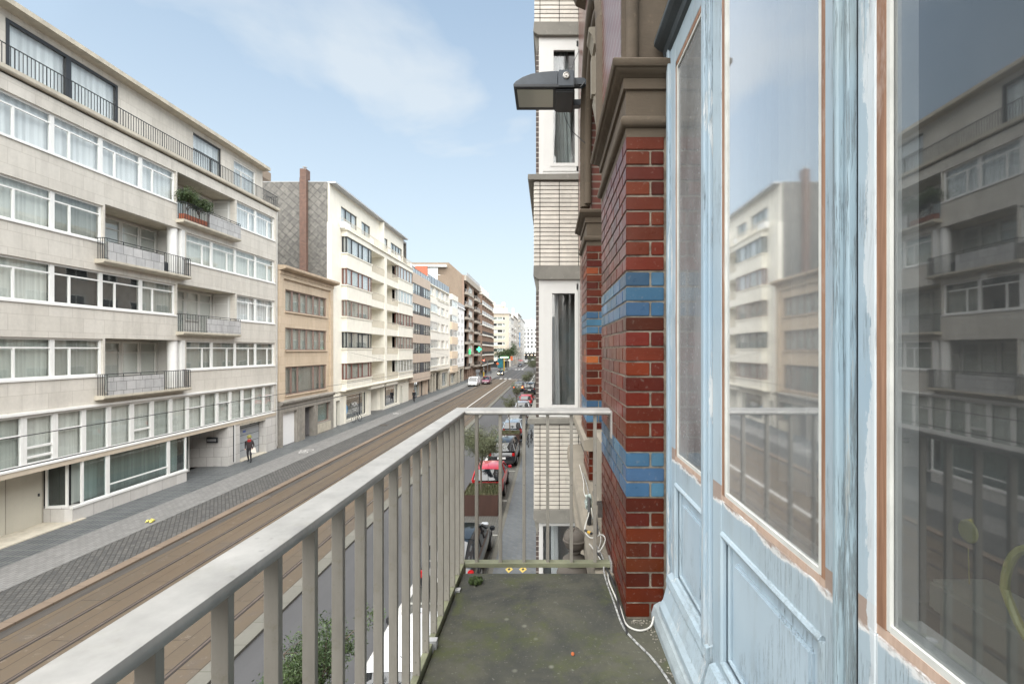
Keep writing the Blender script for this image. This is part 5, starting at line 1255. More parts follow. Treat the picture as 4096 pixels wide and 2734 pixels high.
m.box(.431, .60, 5.325, 6.56, 0, 14); m.box(.452, .9, 6.57, 14, 0, 14.2); m.build("wall", M_JOINT, NBR)
for za, zb, hh in ((11.57, 11.75, .1), (8.26, 8.445, .06), (4.96, 5.14, .06)):
    m = MB(); m.prism([(-.205 if zb < 9 else -.20, zb), (.45, zb), (.45, za), (-.14, za), (-.19, za + .03), (-.21, za + .05)], YB - .02, 8.95)
    m.prism([(-.20, za + .04), (-.13, za + .04), (-.13, za - .02), (-.16, za - hh - .15)], YB + .05, YB + .14); m.build("lintel", M_LINT, NBR, bevel=.004)
for za in (9.60, 6.305): m = MB(); m.prism([(-.285, za + .02), (-.28, za + .075), (.45, za + .085), (.45, za), (-.27, za)], YB - .05, 9.0); m.build("sill", M_LINT, NBR, bevel=.004)
for za, zb in ((9.685, 11.57), (6.39, 8.26), (3.0, 4.96)):
    w = window(NBR, (-.135, YB + .03, za), .57, zb - za, WHITE2, cur=4, t=.055, d=.09, rz=-math.pi / 2, sub=False)
    m = MB(); x0, x1 = (-.0 if za < 9 else .02), .40; z0, z1 = za + .12, zb - .14
    if za > 4:
        for a, b_, c, d_ in ((x0, x0 + .045, z0, z1), (x1 - .045, x1, z0, z1)): m.box(a, b_, YB + .015, YB + .05, c, d_)
        m.box(x0 + .045, x1 - .045, YB + .016, YB + .05, z0, z0 + .045); m.box(x0 + .045, x1 - .045, YB + .016, YB + .05, z1 - .045, z1)
        m.box(-.08, x0, YB + .022, YB + .05, za + .055, zb - .055); m.box(x1, .38, YB + .022, YB + .05, za + .055, zb - .055); m.box(x0, x1, YB + .022, YB + .05, za + .055, z0); m.box(x0, x1, YB + .022, YB + .05, z1, zb - .055)
        m.build("sash", WHITE2, NBR)
    m = MB(); m.box(-.175, -.132, YB + .06, YB + .14, za, zb); m.build("corner_post", brick("dark_brown_brick", (.06, .045, .04, 1), (.09, .06, .05, 1), (.3, .27, .24, 1), .3, .07, .008, 'yz') if za > 9 else bpy.data.materials["dark_brown_brick"], NBR)
    m = MB(); m.box(-.12, .44, YB + .7, YB + .72, za, zb); m.box(-.12, -.1, YB + .14, YB + .7, za, zb); m.build("bay_interior", plain("dim_grey", (.30, .32, .32, 1), .9) if za > 9 else bpy.data.materials["dim_grey"], NBR)
    m = MB(); pts = []
    for k in range(24):
        t = k / 23; x = .04 + t * (.12 if za < 9 else .3); pts += [(x, YB + .2 + .015 * math.sin(k * 1.4), za + .1), (x * .8, YB + .2 + .015 * math.sin(k * 1.4), zb - .1)]
    m.add(pts, [(2 * k, 2 * k + 2, 2 * k + 3, 2 * k + 1) for k in range(23)]); m.build("curtain_or_backing", CUR[3] if za < 9 else bpy.data.materials["dim_grey"], NBR)  # upper window: no curtain, grey sheet stands for the reflection in its pane
    window(NBR, (-.15, YB + 2.3, za), 2.1, zb - za, WHITE2, bars=((.7, 0, 1), (1.4, 0, 1)), cur=1, rz=math.pi, t=.07)
m = MB(); m.box(-.14, .44, YB + .05, 8.9, 0, 2.95); m.box(-.16, .44, 8.75, 8.9, 2.9, 14); m.build("bay_base", M_LINT, NBR)
m = MB(); m.box(-.2, .45, YB, 8.95, 13.2, 13.4); m.build("bay_roof", M_LINT, NBR)
for z in (6.4, 9.6): window(NBR, (.44, 12.6, z), 2.0, 1.9, WHITE2, bars=((1.0, 0, 1),), cur=1, rz=math.pi, t=.08, sub=False, d=.02, gl=GLO)

# ---------------------------------------------------------------- floodlight
M_LAMPB = plain("charcoal_casing", (.045, .055, .068, 1), .45, var=.2, scale=10, bump=.1); M_LAMPB2 = plain("black_casing", (.022, .024, .028, 1), .5)
LP = thing("floodlight", "charcoal floodlight with a hooded glass front bolted to the brick wall", "floodlight", (.3, 4.5, 9.7))
ZB = 9.682
m = MB(); m.prism([(-.322, ZB + .035), (-.30, ZB + .06), (-.24, ZB + .098), (-.16, ZB + .128), (-.06, ZB + .146), (.03, ZB + .153), (.083, ZB + .154), (.083, ZB + .028), (-.316, ZB + .026)], 4.39, 4.80); m.build("hood", M_LAMPB, LP, bevel=.006)
m = MB(); m.bbox(.085, .232, 4.375, 4.81, ZB + .004, ZB + .158, .008); cs = m.build("gear_box", M_LAMPB, LP)
m = MB(); m.lathe([(.030, 0), (.030, -.012), (.023, -.016), (.020, -.010), (.011, -.010), (.009, -.02), (.001, -.02)], (.158, 4.375, ZB + .098), 24, 'y'); m.build("lock_bolt", plain("dull_zinc", (.45, .43, .40, 1), .4, .5), cs)
m = MB(); m.prism([(-.322, ZB + .026), (.234, ZB + .026), (.234, ZB), (-.318, ZB)], 4.38, 4.805); m.bbox(.06, .236, 4.40, 4.80, ZB - .03, ZB - .001, .01); m.build("casing", M_LAMPB2, LP, bevel=.004)
m = MB(); m.box(-.29, .040, 4.42, 4.735, ZB - .005, ZB - .0005)
b = NB("milky_lamp_glass"); b.done((.42, .42, .35, 1), .12); m.build("lens", b.m, LP)
m = MB(); m.box(.232, .37, 4.46, 4.54, ZB + .07, ZB + .13); m.prism([(.236, ZB + .0), (.30, ZB + .0), (.36, ZB + .05), (.37, ZB + .09), (.30, ZB + .055), (.236, ZB + .055)], 4.70, 4.78); m.box(.352, .372, 4.44, 4.82, ZB - .0, ZB + .15); m.build("bracket", M_LAMPB, LP)
m = MB(); m.tube([(.15, 4.79, ZB - .02), (.165, 4.7, ZB - .14), (.22, 4.6, ZB - .30), (.33, 4.6, ZB - .40), (.36, 4.62, ZB - .41)], .0035, 6); m.tube([(.20, 4.45, ZB + .15), (.23, 4.45, ZB + .27), (.28, 4.5, ZB + .40)], .0025, 5); m.tube([(.235, 4.40, ZB + .03), (.29, 4.42, ZB + .02), (.335, 4.44, ZB + .08)], .006, 6)
m.build("cable", M_LAMPB2, LP)

# ---------------------------------------------------------------- stone orb on the ledge, cables, plastic scrap
M_ORB = stone("weathered_brown_stone", (.11, .095, .08, 1), .4)
OB = thing("stone_finial", "banded brown stone ball finial standing on the ledge beyond the railing", "finial", (.19, 3.45, 5.6))
def sphere_pts(m, c, r, seg=28):
    prof = [(max(.001, r * math.sin(math.pi * k / 16)), -r * math.cos(math.pi * k / 16)) for k in range(17)]
    m.lathe(prof, c, seg)
c0 = (.185, 3.45, 5.95)
m = MB(); sphere_pts(m, c0, .079); m.build("ball", M_ORB, OB, smooth=True)
m = MB()
for ax in range(3):
    pts = []
    for k in range(33):
        t = 2 * math.pi * k / 32; u, v = .0795 * math.cos(t), .0795 * math.sin(t)
        pts.append(Vector(c0) + Vector([(u, v, 0), (u * .5, u * .866, v), (u * .9, -u * .43, v)][ax]))
    m.tube(pts, .0075, 8)
m.build("band", M_ORB, OB, smooth=True)
m = MB(); m.lathe([(.03, 0), (.045, -.01), (.035, -.03), (.07, -.05), (.085, -.06), (.085, -.10), (.12, -.13), (.13, -.16), (.13, -.20), (.10, -.22), (.11, -.60)], (c0[0], c0[1], c0[2] - .072), 24); m.box(.06, .5, 3.3, 3.6, 5.1, 5.60); m.build("pedestal", M_ORB, OB, smooth=True)
M_CABW = plain("off_white_cable", (.55, .54, .50, 1), .5, var=.15, scale=15); M_CABK = plain("black_cable", (.03, .03, .03, 1), .5)
def cable(pts, r, m_, lab, n=1):
    # Catmull-Rom smoothing
    P = [Vector(p) for p in pts]; P = [P[0] * 2 - P[1]] + P + [P[-1] * 2 - P[-2]]; out_ = []
    for i in range(1, len(P) - 2):
        for k in range(8):
            t = k / 8; a, b_, c, d = P[i - 1:i + 3]
            out_.append(.5 * ((2 * b_) + (c - a) * t + (2 * a - 5 * b_ + 4 * c - d) * t * t + (3 * b_ - a - 3 * c + d) * t ** 3))
    out_.append(P[-2]); q = MB(); q.tube(out_, r, 8); tag(q.build("cable", m_, smooth=True), lab, "cable")
cable([(.33, 5.2, 6.07), (.33, 4.6, 6.06), (.31, 4.2, 6.055), (.335, 3.9, 6.06), (.33, 3.55, 6.055), (.345, 3.2, 6.06), (.30, 2.95, 6.06), (.335, 2.78, 6.04), (.325, 2.6, 6.056), (.345, 2.35, 6.056), (.352, 2.2, 6.056), (.40, 2.15, 6.056), (.455, 2.17, 6.06), (.478, 2.2, 6.09)], .0042, M_CABW, "off white cable looping round the foot of the brick pilaster to the door jamb")
cable([(.345, 4.9, 6.06), (.35, 4.3, 6.06), (.30, 3.7, 6.07), (.345, 3.4, 6.065), (.30, 3.1, 6.07), (.325, 2.9, 6.055), (.31, 2.68, 6.055), (.322, 2.4, 6.056), (.335, 2.18, 6.056), (.37, 2.07, 6.056), (.42, 1.95, 6.056), (.455, 1.8, 6.056), (.468, 1.6, 6.056), (.472, 1.3, 6.056), (.472, .6, 6.056)], .0048, plain("paint_flecked_cable", (.30, .30, .29, 1), .6, var=.9, scale=60), "paint flecked cable running along the foot of the doors")
cable([(.34, 3.9, 6.10), (.29, 3.5, 6.12), (.25, 3.35, 6.06), (.28, 3.2, 6.06), (.345, 3.15, 6.10), (.35, 3.0, 6.12), (.30, 2.95, 6.07), (.26, 3.1, 6.06)], .0042, M_CABW, "loose loop of off white cable beside the stone ball")
cable([(.33, 3.6, 6.25), (.32, 3.2, 6.14), (.29, 3.0, 6.08), (.32, 2.85, 6.05), (.345, 2.6, 6.057), (.34, 2.3, 6.057), (.345, 2.12, 6.057)], .0055, M_CABK, "thick black cable dropping from the wall to the pilaster foot")
m = MB(); m.tube([(.25, 3.32, 6.065), (.29, 3.26, 6.065)], .009, 10); m.cur = 1; m.tube([(.268, 3.293, 6.065), (.284, 3.269, 6.065)], .0095, 10)
tag(m.build("cable_connector", [M_CABK, plain("yellow_label", (.65, .38, .04, 1), .5)]), "black cable connector with a yellow band beside the stone ball", "connector")
bm = bmesh.new(); bmesh.ops.create_icosphere(bm, subdivisions=4, radius=.05)
for v in bm.verts:
    v.co = Vector((v.co.x * .55, v.co.y * .6, v.co.z * 1.25)) * (1 + .30 * math.sin(v.co.x * 120 + v.co.z * 60) * math.cos(v.co.z * 95) + rnd.uniform(-.09, .09))
me = bpy.data.meshes.new("plastic_scrap"); bm.to_mesh(me); bm.free(); me.materials.append(plain("crumpled_foil", (.42, .48, .45, 1), .3, .2, var=.7, scale=30))
o = bpy.data.objects.new("plastic_scrap", me); COL.objects.link(o); o.location = (.30, 3.62, 6.16); tag(o, "crumpled pale green foil bundle hanging over the cables", "foil scrap")
m = MB(); m.bbox(.28, .31, 3.5, 3.55, 5.98, 6.11, .01); m.tube([(.295, 3.52, 6.11), (.30, 3.6, 6.2)], .012, 8); tag(m.build("junction_box", M_CABK), "small black junction block beneath the foil bundle", "junction box")
m = MB(); m.box(.30, .365, 3.25, 3.27, 6.26, 6.28); m.box(.33, .365, 3.24, 3.28, 6.18, 6.28); tag(m.build("wall_hook", M_IRON), "rusty iron hook fixed to the brick pilaster above the cables", "hook")
# ---------------------------------------------------------------- vehicles
M_TYRE = plain("tyre_rubber", (.02, .02, .02, 1), .9); M_RIM = plain("alloy_rim", (.35, .36, .37, 1), .35, .6)
CG = NB("car_glass"); CG.done((.012, .015, .018, 1), .03); CG.b.inputs["Specular IOR Level"].default_value = 1.0; M_CG = CG.m
M_TRIM = plain("black_trim", (.02, .02, .022, 1), .55); M_PLATE = plain("number_plate", (.72, .72, .70, 1), .5, var=.03)
TAILC = plain("red_lamp", (.40, .01, .012, 1), .15); TAILON = emis("lit_tail_lamp", (1, .10, .02, 1), 7); HEADC = plain("clear_lamp", (.55, .57, .6, 1), .1); HEADON = emis("lit_headlamp", (1, .78, .45, 1), 9)
def paint(name, c, met=.0):
    b = NB(name); b.done(c, .28, met); b.b.inputs["Coat Weight"].default_value = .9; b.b.inputs["Coat Roughness"].default_value = .03; return b.m
PT = {"red": paint("red_paint", (.50, .008, .02, 1)), "black": paint("black_paint", (.008, .010, .014, 1)), "white": paint("white_paint_car", (.72, .73, .74, 1)), "silver": paint("silver_paint", (.42, .43, .45, 1), .5),
      "grey": paint("dark_grey_paint", (.05, .055, .065, 1)), "purple": paint("burgundy_paint", (.16, .012, .05, 1)), "blue": paint("blue_grey_paint", (.28, .34, .40, 1), .3)}
# (station fraction along length, shoulder z, half width factor); roof line given separately. front is +y
STY = {
 "hatch": dict(L=4.0, W=1.72, H=1.48, sh=[(0, .62, .80), (.02, .80, .90), (.10, .92, .97), (.3, .93, 1), (.6, .92, 1), (.74, .93, .99), (.90, .80, .93), (.98, .66, .82), (1, .52, .72)],
               gl=[(.04, .92, 0), (.12, 1.36, 1), (.20, 1.47, 1), (.40, 1.48, 1), (.58, 1.43, 1), (.78, .95, 0)]),
 "small": dict(L=3.5, W=1.64, H=1.48, sh=[(0, .60, .80), (.02, .86, .92), (.10, .94, .98), (.3, .93, 1), (.6, .92, 1), (.78, .92, .98), (.92, .78, .92), (.98, .64, .82), (1, .5, .72)],
               gl=[(.01, .90, 0), (.09, 1.40, 1), (.16, 1.47, 1), (.40, 1.48, 1), (.60, 1.42, 1), (.84, .95, 0)]),
 "suv": dict(L=4.4, W=1.84, H=1.62, sh=[(0, .70, .84), (.02, .98, .93), (.10, 1.04, .98), (.3, 1.04, 1), (.6, 1.03, 1), (.74, 1.03, .99), (.92, .92, .94), (.98, .76, .84), (1, .55, .74)],
             gl=[(.02, 1.02, 0), (.10, 1.48, 1), (.17, 1.60, 1), (.40, 1.62, 1), (.58, 1.57, 1), (.76, 1.05, 0)]),
 "sedan": dict(L=4.5, W=1.80, H=1.44, sh=[(0, .66, .82), (.02, .90, .92), (.14, .95, .97), (.3, .94, 1), (.6, .93, 1), (.72, .93, .99), (.90, .80, .93), (.98, .66, .82), (1, .5, .72)],
               gl=[(.10, .95, 0), (.24, 1.38, 1), (.34, 1.44, 1), (.46, 1.43, 1), (.55, 1.40, 1), (.74, .95, 0)]),
 "van": dict(L=5.0, W=1.95, H=1.97, sh=[(0, 1.0, .92), (.01, 1.12, .98), (.1, 1.12, 1), (.3, 1.12, 1), (.7, 1.12, 1), (.82, 1.12, .99), (.94, 1.0, .95), (.985, .80, .86), (1, .55, .78)],
             gl=[(.003, 1.12, .75), (.02, 1.86, 1), (.08, 1.95, 1), (.5, 1.97, 1), (.70, 1.94, 1), (.88, 1.12, 0)]),
}
CARN = 0
def car(style, color, label, x, y, facing, cat="car", name="parked_car", group=None, lit=None, glassroof=False, panelvan=False):
    """x,y = ground centre; facing 0 -> nose away (+y), pi -> nose towards the camera"""
    s = STY[style]; L, Wd, H = s["L"], s["W"], s["H"]; hw = Wd / 2; body = PT[color]
    root = bpy.data.objects.new(name, None); COL.objects.link(root); root.empty_display_size = .3; ORG[root.name] = Vector((0, 0, 0)); tag(root, label, cat, group)
    Y = lambda f: -L / 2 + f * L
    zb = .24
    # lower body: lofted rings
    m = MB(); rings = []
    for f, z, w in s["sh"]:
        ww = hw * w; zz = zb + (.10 if f in (0, 1) else 0); yy = Y(f)
        r = [(-ww * .86, zz), (-ww * .97, zz + .10), (-ww, zz + (z - zz) * .45), (-ww * .99, z - .12), (-ww * .94, z - .03), (-ww * .80, z + .012), (0, z + .03)]
        r = r + [(-a, b_) for a, b_ in r[-2::-1]]
        rings.append([(a, yy, b_) for a, b_ in r])
    n = len(rings[0]); pts = sum(rings, []); fs = [(i * n + k, i * n + (k + 1) % n, (i + 1) * n + (k + 1) % n, (i + 1) * n + k) for i in range(len(rings) - 1) for k in range(n)] + [list(range(n)), list(range((len(rings) - 1) * n, len(rings) * n))]
    m.add(pts, fs); bo = m.build("body", body, root, smooth=True)
    md = bo.modifiers.new("s", 'SUBSURF'); md.levels = md.render_levels = 2
    for p in bo.data.polygons: p.use_smooth = True
    # greenhouse in dark glass, roof skin and pillars in body colour
    def gring(f, z, up):
        base = hw * .90; top = hw * .72 if style != "van" else hw * .86; zs = H - (1.0 if style != "van" else 1.12)
        z0 = s["sh"][3][1] - .02
        t = (z - z0) / (H - z0); ww = base + (top - base) * t
        return [(-base, z0), (-(base + ww) / 2 - .012, (z0 + z) / 2), (-ww, z - .05), (-ww * .9, z), (0, z + .015), (ww * .9, z), (ww, z - .05), ((base + ww) / 2 + .012, (z0 + z) / 2), (base, z0)]
    g = s["gl"]; m = MB(); pts = []
    for f, z, up in g: pts += [(a, Y(f), b_) for a, b_ in gring(f, max(z, s["sh"][3][1] + .0), up)]
    k = 9; m.add(pts, [(i * k + j, i * k + j + 1, (i + 1) * k + j + 1, (i + 1) * k + j) for i in range(len(g) - 1) for j in range(k - 1)] + [list(range(k)), list(range((len(g) - 1) * k, len(g) * k))])
    if panelvan: m.build("cab", body, root, smooth=True)
    else: m.build("windows", M_CG, root, smooth=True)
    m = MB(); e = .008; mid = g[1:-1]
    rf = []
    for f, z, up in mid:
        q = gring(f, z, up); rf.append([(q[2][0] * 1.01, q[2][1] - .01), (q[2][0] * 1.01 - .0, q[2][1] + .02), (q[3][0], q[3][1] + e + .004), (q[4][0], q[4][1] + e + .006), (q[5][0], q[5][1] + e + .004), (q[6][0] * 1.01, q[6][1] + .02), (q[6][0] * 1.01, q[6][1] - .01)])
    pts = [(a, Y(mid[i][0]), b_) for i in range(len(mid)) for a, b_ in rf[i]]; k = 7
    m.add(pts, [(i * k + j, i * k + j + 1, (i + 1) * k + j + 1, (i + 1) * k + j) for i in range(len(mid) - 1) for j in range(k - 1)])
    m.build("roof", M_CG if glassroof else body, root, smooth=True)
    # pillars
    m = MB()
    for sx in (-1, 1):
        for fa, za, fb, zc_ in ((g[0][0], s["sh"][3][1], g[1][0], g[1][1] - .03), (g[-1][0], s["sh"][3][1], g[-2][0], g[-2][1] - .03)):
            m.tube([(sx * hw * .90, Y(fa), za), (sx * hw * (.75 if style != "van" else .87), Y(fb), zc_)], .035, 6)
        for fm_ in ((g[2][0] + .015, g[3][0] + .06) if style not in ("small",) else (g[3][0] + .03,)):
            m.tube([(sx * hw * .905, Y(fm_), s["sh"][3][1]), (sx * hw * (.755 if style != "van" else .87), Y(fm_), H - .06)], .028, 6)
    m.build("pillars", body, root, smooth=True)
    if panelvan:
        m = MB(); z0 = s["sh"][3][1]; q0 = g[-1]; q1 = g[-2]
        m.add([(-hw * .84, Y(q0[0] - .012), z0 + .09), (hw * .84, Y(q0[0] - .012), z0 + .09), (hw * .78, Y(q1[0] + .02), q1[1] - .10), (-hw * .78, Y(q1[0] + .02), q1[1] - .10)], [(0, 1, 2, 3)])
        for v in m.v: v.y += .05; v.z += .015
        for sx in (-1, 1): m.add([(sx * (hw * .905 + .02), Y(.68), z0 + .08), (sx * (hw * .905 + .02), Y(.82), z0 + .08), (sx * (hw * .88 + .02), Y(.72), H - .28), (sx * (hw * .88 + .02), Y(.68), H - .28)], [(0, 1, 2, 3)])
        m.build("windscreen", M_CG, root)
    # bumpers, arches, wheels, lamps, plates, mirrors
    m = MB(); m.bbox(-hw * .80, hw * .80, -L / 2 - .02, -L / 2 + .14, .27, .46, .03); m.bbox(-hw * .74, hw * .74, L / 2 - .14, L / 2 + .02, .25, .44, .03)
    m.build("bumper", M_TRIM, root)
    for sx in (-1, 1):
        for f in (.19, .81):
            w = MB(); w.lathe([(.36, -.012), (.36, .012)], (sx * (hw * .985), Y(f), .345), 24, 'x'); w.build("wheel_arch", M_TRIM, root)
            w = MB(); w.lathe([(.25, -.11), (.30, -.10), (.315, -.05), (.315, .05), (.30, .10), (.25, .11)], (sx * (hw * .90), Y(f), .315), 24, 'x'); wo = w.build("wheel", M_TYRE, root, smooth=True)
            w = MB(); w.lathe([(.21, -.01), (.21, .01)], (sx * (hw * .90 + .108), Y(f), .315), 20, 'x')
            w.build("rim", M_RIM, wo)
        zl = s["sh"][1][1]; tl = MB()
        tl.bbox(sx * hw * .80 - .09, sx * hw * .80 + .09, -L / 2 - .005, -L / 2 + .12, zl - .24, zl + (.10 if style in ("small", "hatch") else -.04), .03); tl.build("tail_lamp", TAILON if lit == "tail" else TAILC, root)
        hl = MB(); hl.bbox(sx * hw * .62 - .14, sx * hw * .62 + .14, L / 2 - .20, L / 2 - .02, .60, .73, .03); hl.build("headlight", HEADON if lit == "head" else HEADC, root)
        mr = MB(); mr.bbox(sx * (hw + .10) - .09, sx * (hw + .10) + .09, Y(g[-1][0]) - .28, Y(g[-1][0]) - .16, s["sh"][3][1] - .02, s["sh"][3][1] + .14, .03); mr.build("mirror", body if color != "white" else M_TRIM, root, smooth=True)
    for yy, zz in ((-L / 2 - .028, .62 if style != "van" else .8), (L / 2 + .012, .42)):
        p = MB(); p.box(-.26, .26, yy - .006, yy + .012, zz - .06, zz + .06); p.build("number_plate", M_PLATE, root)
    p = MB(); p.box(-hw * .5, hw * .5, L / 2 - .03, L / 2 + .012, .50, .58); p.build("grille", M_TRIM, root)
    m = MB(); m.tube([(0, Y(.18), H), (0, Y(.13), H + .18)], .006, 5); m.build("aerial", M_TRIM, root)
    root.location = (x, y, -.05 if x > -4.2 else -.08); root.rotation_euler = (0, 0, facing); return root
G1 = "cars parked along the right kerb"
car("hatch", "white", "white parked car below the balcony railing, nearest of all", -2.78, 10.5, 0, group=G1)
car("sedan", "black", "black glass roofed car in front of the nearest planter", -3.02, 16.45, 0, group=G1, glassroof=True)
car("small", "red", "small bright red hatchback just beyond the nearest planter", -3.05, 25.6, 0, group=G1)
car("suv", "black", "black car parked between the red hatchback and the second planter", -2.95, 32.4, 0, group=G1)
car("hatch", "blue", "pale blue grey hatchback directly behind the second planter", -3.0, 41.6, 0, group=G1)
car("hatch", "silver", "silver hatchback beyond the pale blue grey one", -3.0, 46.3, 0, group=G1)
car("hatch", "silver", "silver car beside a thin tree in front of the far red car", -3.0, 56.6, 0, group=G1)
car("hatch", "red", "red parked car with a silver car in front of it and a dark van beyond", -3.0, 64.8, 0, group=G1)
car("van", "black", "black parked van on the right with a ladder behind it", -3.2, 82, 0, cat="van", name="parked_van", group=G1)
car("hatch", "silver", "pale car parked behind the black van", -3.2, 88.5, 0, group=G1)
car("suv", "grey", "dark car driving away with lit red tail lamps", -5.45, 88.0, 0, name="moving_car", lit="tail")
car("van", "white", "white delivery van parked on the left, facing the camera", -15.35, 99.4, math.pi, cat="van", name="parked_van", panelvan=True)
car("suv", "purple", "burgundy car close behind the white delivery van", -13.65, 106.2, math.pi, name="moving_car")
car("hatch", "grey", "dark car with lit headlamps crossing by the traffic light", -14.3, 144.5, math.pi, name="moving_car", lit="head")
car("sedan", "grey", "dark car far down the street beyond the crossing", -13.1, 220, math.pi, name="moving_car")
car("van", "white", "small white van far down the street", -13.2, 283, math.pi, cat="van", name="parked_van", panelvan=True)
car("sedan", "silver", "silver car turning across the far end of the street", -11.5, 335, math.pi / 2, name="moving_car")
car("hatch", "grey", "dark grey car half hidden behind the far white van", -11.6, 296, math.pi, name="moving_car")

# ---------------------------------------------------------------- planters and trees
M_CORT = plain("corten_steel", (.050, .022, .015, 1), .75, var=.18, scale=3, sv=(1, 1, .3), streak=.2); M_SOIL = plain("soil", (.06, .045, .03, 1), .95, var=.4, scale=20)
M_BARK = plain("bark", (.12, .095, .07, 1), .9, var=.3, scale=12, sv=(1, 1, .3), bump=.5)
def leafm(name, c, c2):
    b = NB(name); f = b.noise(2.2, 3, .6); g = b.n("ShaderNodeNewGeometry").outputs["Random Per Island"]
    col = b.mix(b.ramp(f, .35, .65), c, c2); col = b.mix(1.0, col, b.mix(g, (.55, .55, .55, 1), (1.5, 1.5, 1.4, 1)), 'MULTIPLY')
    b.done(col, .55); b.b.inputs["Subsurface Weight"].default_value = 0; return b.m
M_LEAF = leafm("olive_leaves", (.075, .090, .048, 1), (.14, .15, .088, 1)); M_LEAF2 = leafm("dark_leaves", (.03, .06, .02, 1), (.07, .10, .035, 1)); M_PLNT = leafm("planter_greens", (.07, .085, .035, 1), (.13, .12, .07, 1))
def leaves(m, c, r, n, ls, rn, flat=.8):
    for _ in range(n):
        d = Vector((rn.gauss(0, 1), rn.gauss(0, 1), rn.gauss(0, 1))).normalized() * r * rn.random() ** .45; d.z *= flat
        p = c + d; a = Vector((rn.gauss(0, 1), rn.gauss(0, 1), rn.gauss(0, .7))).normalized(); b_ = a.cross(Vector((rn.gauss(0, 1), rn.gauss(0, 1), rn.gauss(0, 1)))).normalized()
        L = ls * rn.uniform(.7, 1.3); w = L * .38
        m.add([p - a * L * .5, p + b_ * w * .5, p + a * L * .5, p - b_ * w * .5], [(0, 1, 2, 3)])
def tree(label, base, h, cr, seed, n=7000, ls=.055, name="street_tree", leaf=None, group="young trees growing in the steel planters", trunk=.05, th=.42, cz=.7):
    rn = random.Random(seed); root = thing(name, label, "tree", base, group); B_ = Vector(base)
    m = MB(); lean = Vector((rn.uniform(-.1, .1), rn.uniform(-.1, .1), 0)) * h
    fork = B_ + Vector((0, 0, h * th)) + lean * .4; m.tube([B_, B_ + Vector((0, 0, h * th * .5)) + lean * .1, fork], [trunk, trunk * .8, trunk * .7], 8)
    tips = []
    for k in range(7):
        t = 2 * math.pi * k / 7 + rn.uniform(-.3, .3); e = fork + Vector((math.cos(t) * cr * rn.uniform(.3, .65), math.sin(t) * cr * rn.uniform(.3, .65), h * rn.uniform(.18, .48)))
        mid = (fork + e) / 2 + Vector((rn.uniform(-.1, .1), rn.uniform(-.1, .1), .05)) * cr; m.tube([fork - Vector((0, 0, h * .06 * (k % 3))), mid, e], [trunk * .5, trunk * .32, trunk * .15], 6)
        for j in range(4):
            e2 = e + Vector((rn.uniform(-1, 1), rn.uniform(-1, 1), rn.uniform(-.4, .8))) * cr * .45; m.tube([mid if j % 2 else e, e2], [trunk * .18, trunk * .06], 5); tips.append(e2); tips.append((mid + e2) / 2)
    m.build("trunk", M_BARK, root, smooth=True)
    m = MB(); per = n // len(tips)
    for tp in tips: leaves(m, tp, cr * rn.uniform(.22, .40), int(per * rn.uniform(.4, 1.6)), ls, rn)
    m.build("crown", leaf or M_LEAF, root); return root
def planter(y0, label):
    root = thing("steel_planter", label, "planter", (-3.05, y0, -.05), "rusty steel planters along the right kerb")
    m = MB(); x0, x1, y1, z0, z1 = -3.84, -2.26, y0 + 2.0, -.05, .88; t = .02
    m.box(x0, x1, y0, y0 + t, z0, z1); m.box(x0, x1, y1 - t, y1, z0, z1); m.box(x0, x0 + t, y0 + t, y1 - t, z0, z1); m.box(x1 - t, x1, y0 + t, y1 - t, z0, z1)
    for k in (.33, .66): m.box(x0 + (x1 - x0) * k - .01, x0 + (x1 - x0) * k + .01, y0 - .004, y0, z0 + .02, z1 - .02)
    m.build("box", M_CORT, root)
    m = MB(); m.box(x0 + t, x1 - t, y0 + t, y1 - t, z0, z1 - .12); m.build("soil", M_SOIL, root)
    rn = random.Random(int(y0)); m = MB()
    for _ in range(int(2600 if y0 < 30 else 900)):
        p = Vector((rn.uniform(x0 + .06, x1 - .06), rn.uniform(y0 + .05, y1 - .05), .76)); d = Vector((rn.gauss(0, .25), rn.gauss(0, .25), 1)).normalized() * rn.uniform(.04, .24); w = Vector((rn.uniform(-1, 1), rn.uniform(-1, 1), 0)).normalized() * .012
        m.add([p - w, p + w, p + d], [(0, 1, 2)]); q = p + d * rn.random()
        leaves(m, q, .05, 2, .05, rn)
    tag(m.build("planter_undergrowth", M_PLNT), "low green ground cover growing in a steel planter", "ground cover", "ground cover in the planters", 'stuff')
for y0, lb in ((6.2, "rusty steel planter almost hidden under the balcony railing"), (21.45, "nearest clearly seen rusty steel planter with the full olive green tree"), (37.0, "rusty steel planter behind the black car"), (52.3, "rusty steel planter half way to the tail lamps"), (70.5, "rusty steel planter in front of the black van"), (92, "furthest rusty steel planter")): planter(y0, lb)
tree("leafy shrub like tree at the bottom edge, seen between the near balusters", (-3.75, 7.5, .8), 2.6, .85, 5, 14000, .05, leaf=M_LEAF2, th=.3)
tree("full olive green young tree in front of the red hatchback", (-3.12, 22.3, .8), 3.75, 1.2, 12, 24000, .06, th=.34)
tree("thin tree in the second planter behind the black car", (-3.05, 38.0, .8), 3.3, .62, 21, 3000, .07)
tree("small tree in the planter by the silver car", (-3.4, 53.2, .8), 3.0, .75, 31, 2600, .08)
tree("sparse tree above the far red parked car", (-3.2, 71.5, .8), 3.6, 1.2, 41, 4000, .10)
tree("bushy tree beside the black van", (-2.5, 93, .8), 5.0, 1.9, 51, 6000, .13)
tree("large round street tree at the far corner by the advertising column", (-15.2, 176, 0), 9.5, 4.6, 61, 9000, .34, group=None, trunk=.16, leaf=M_LEAF2, th=.36)

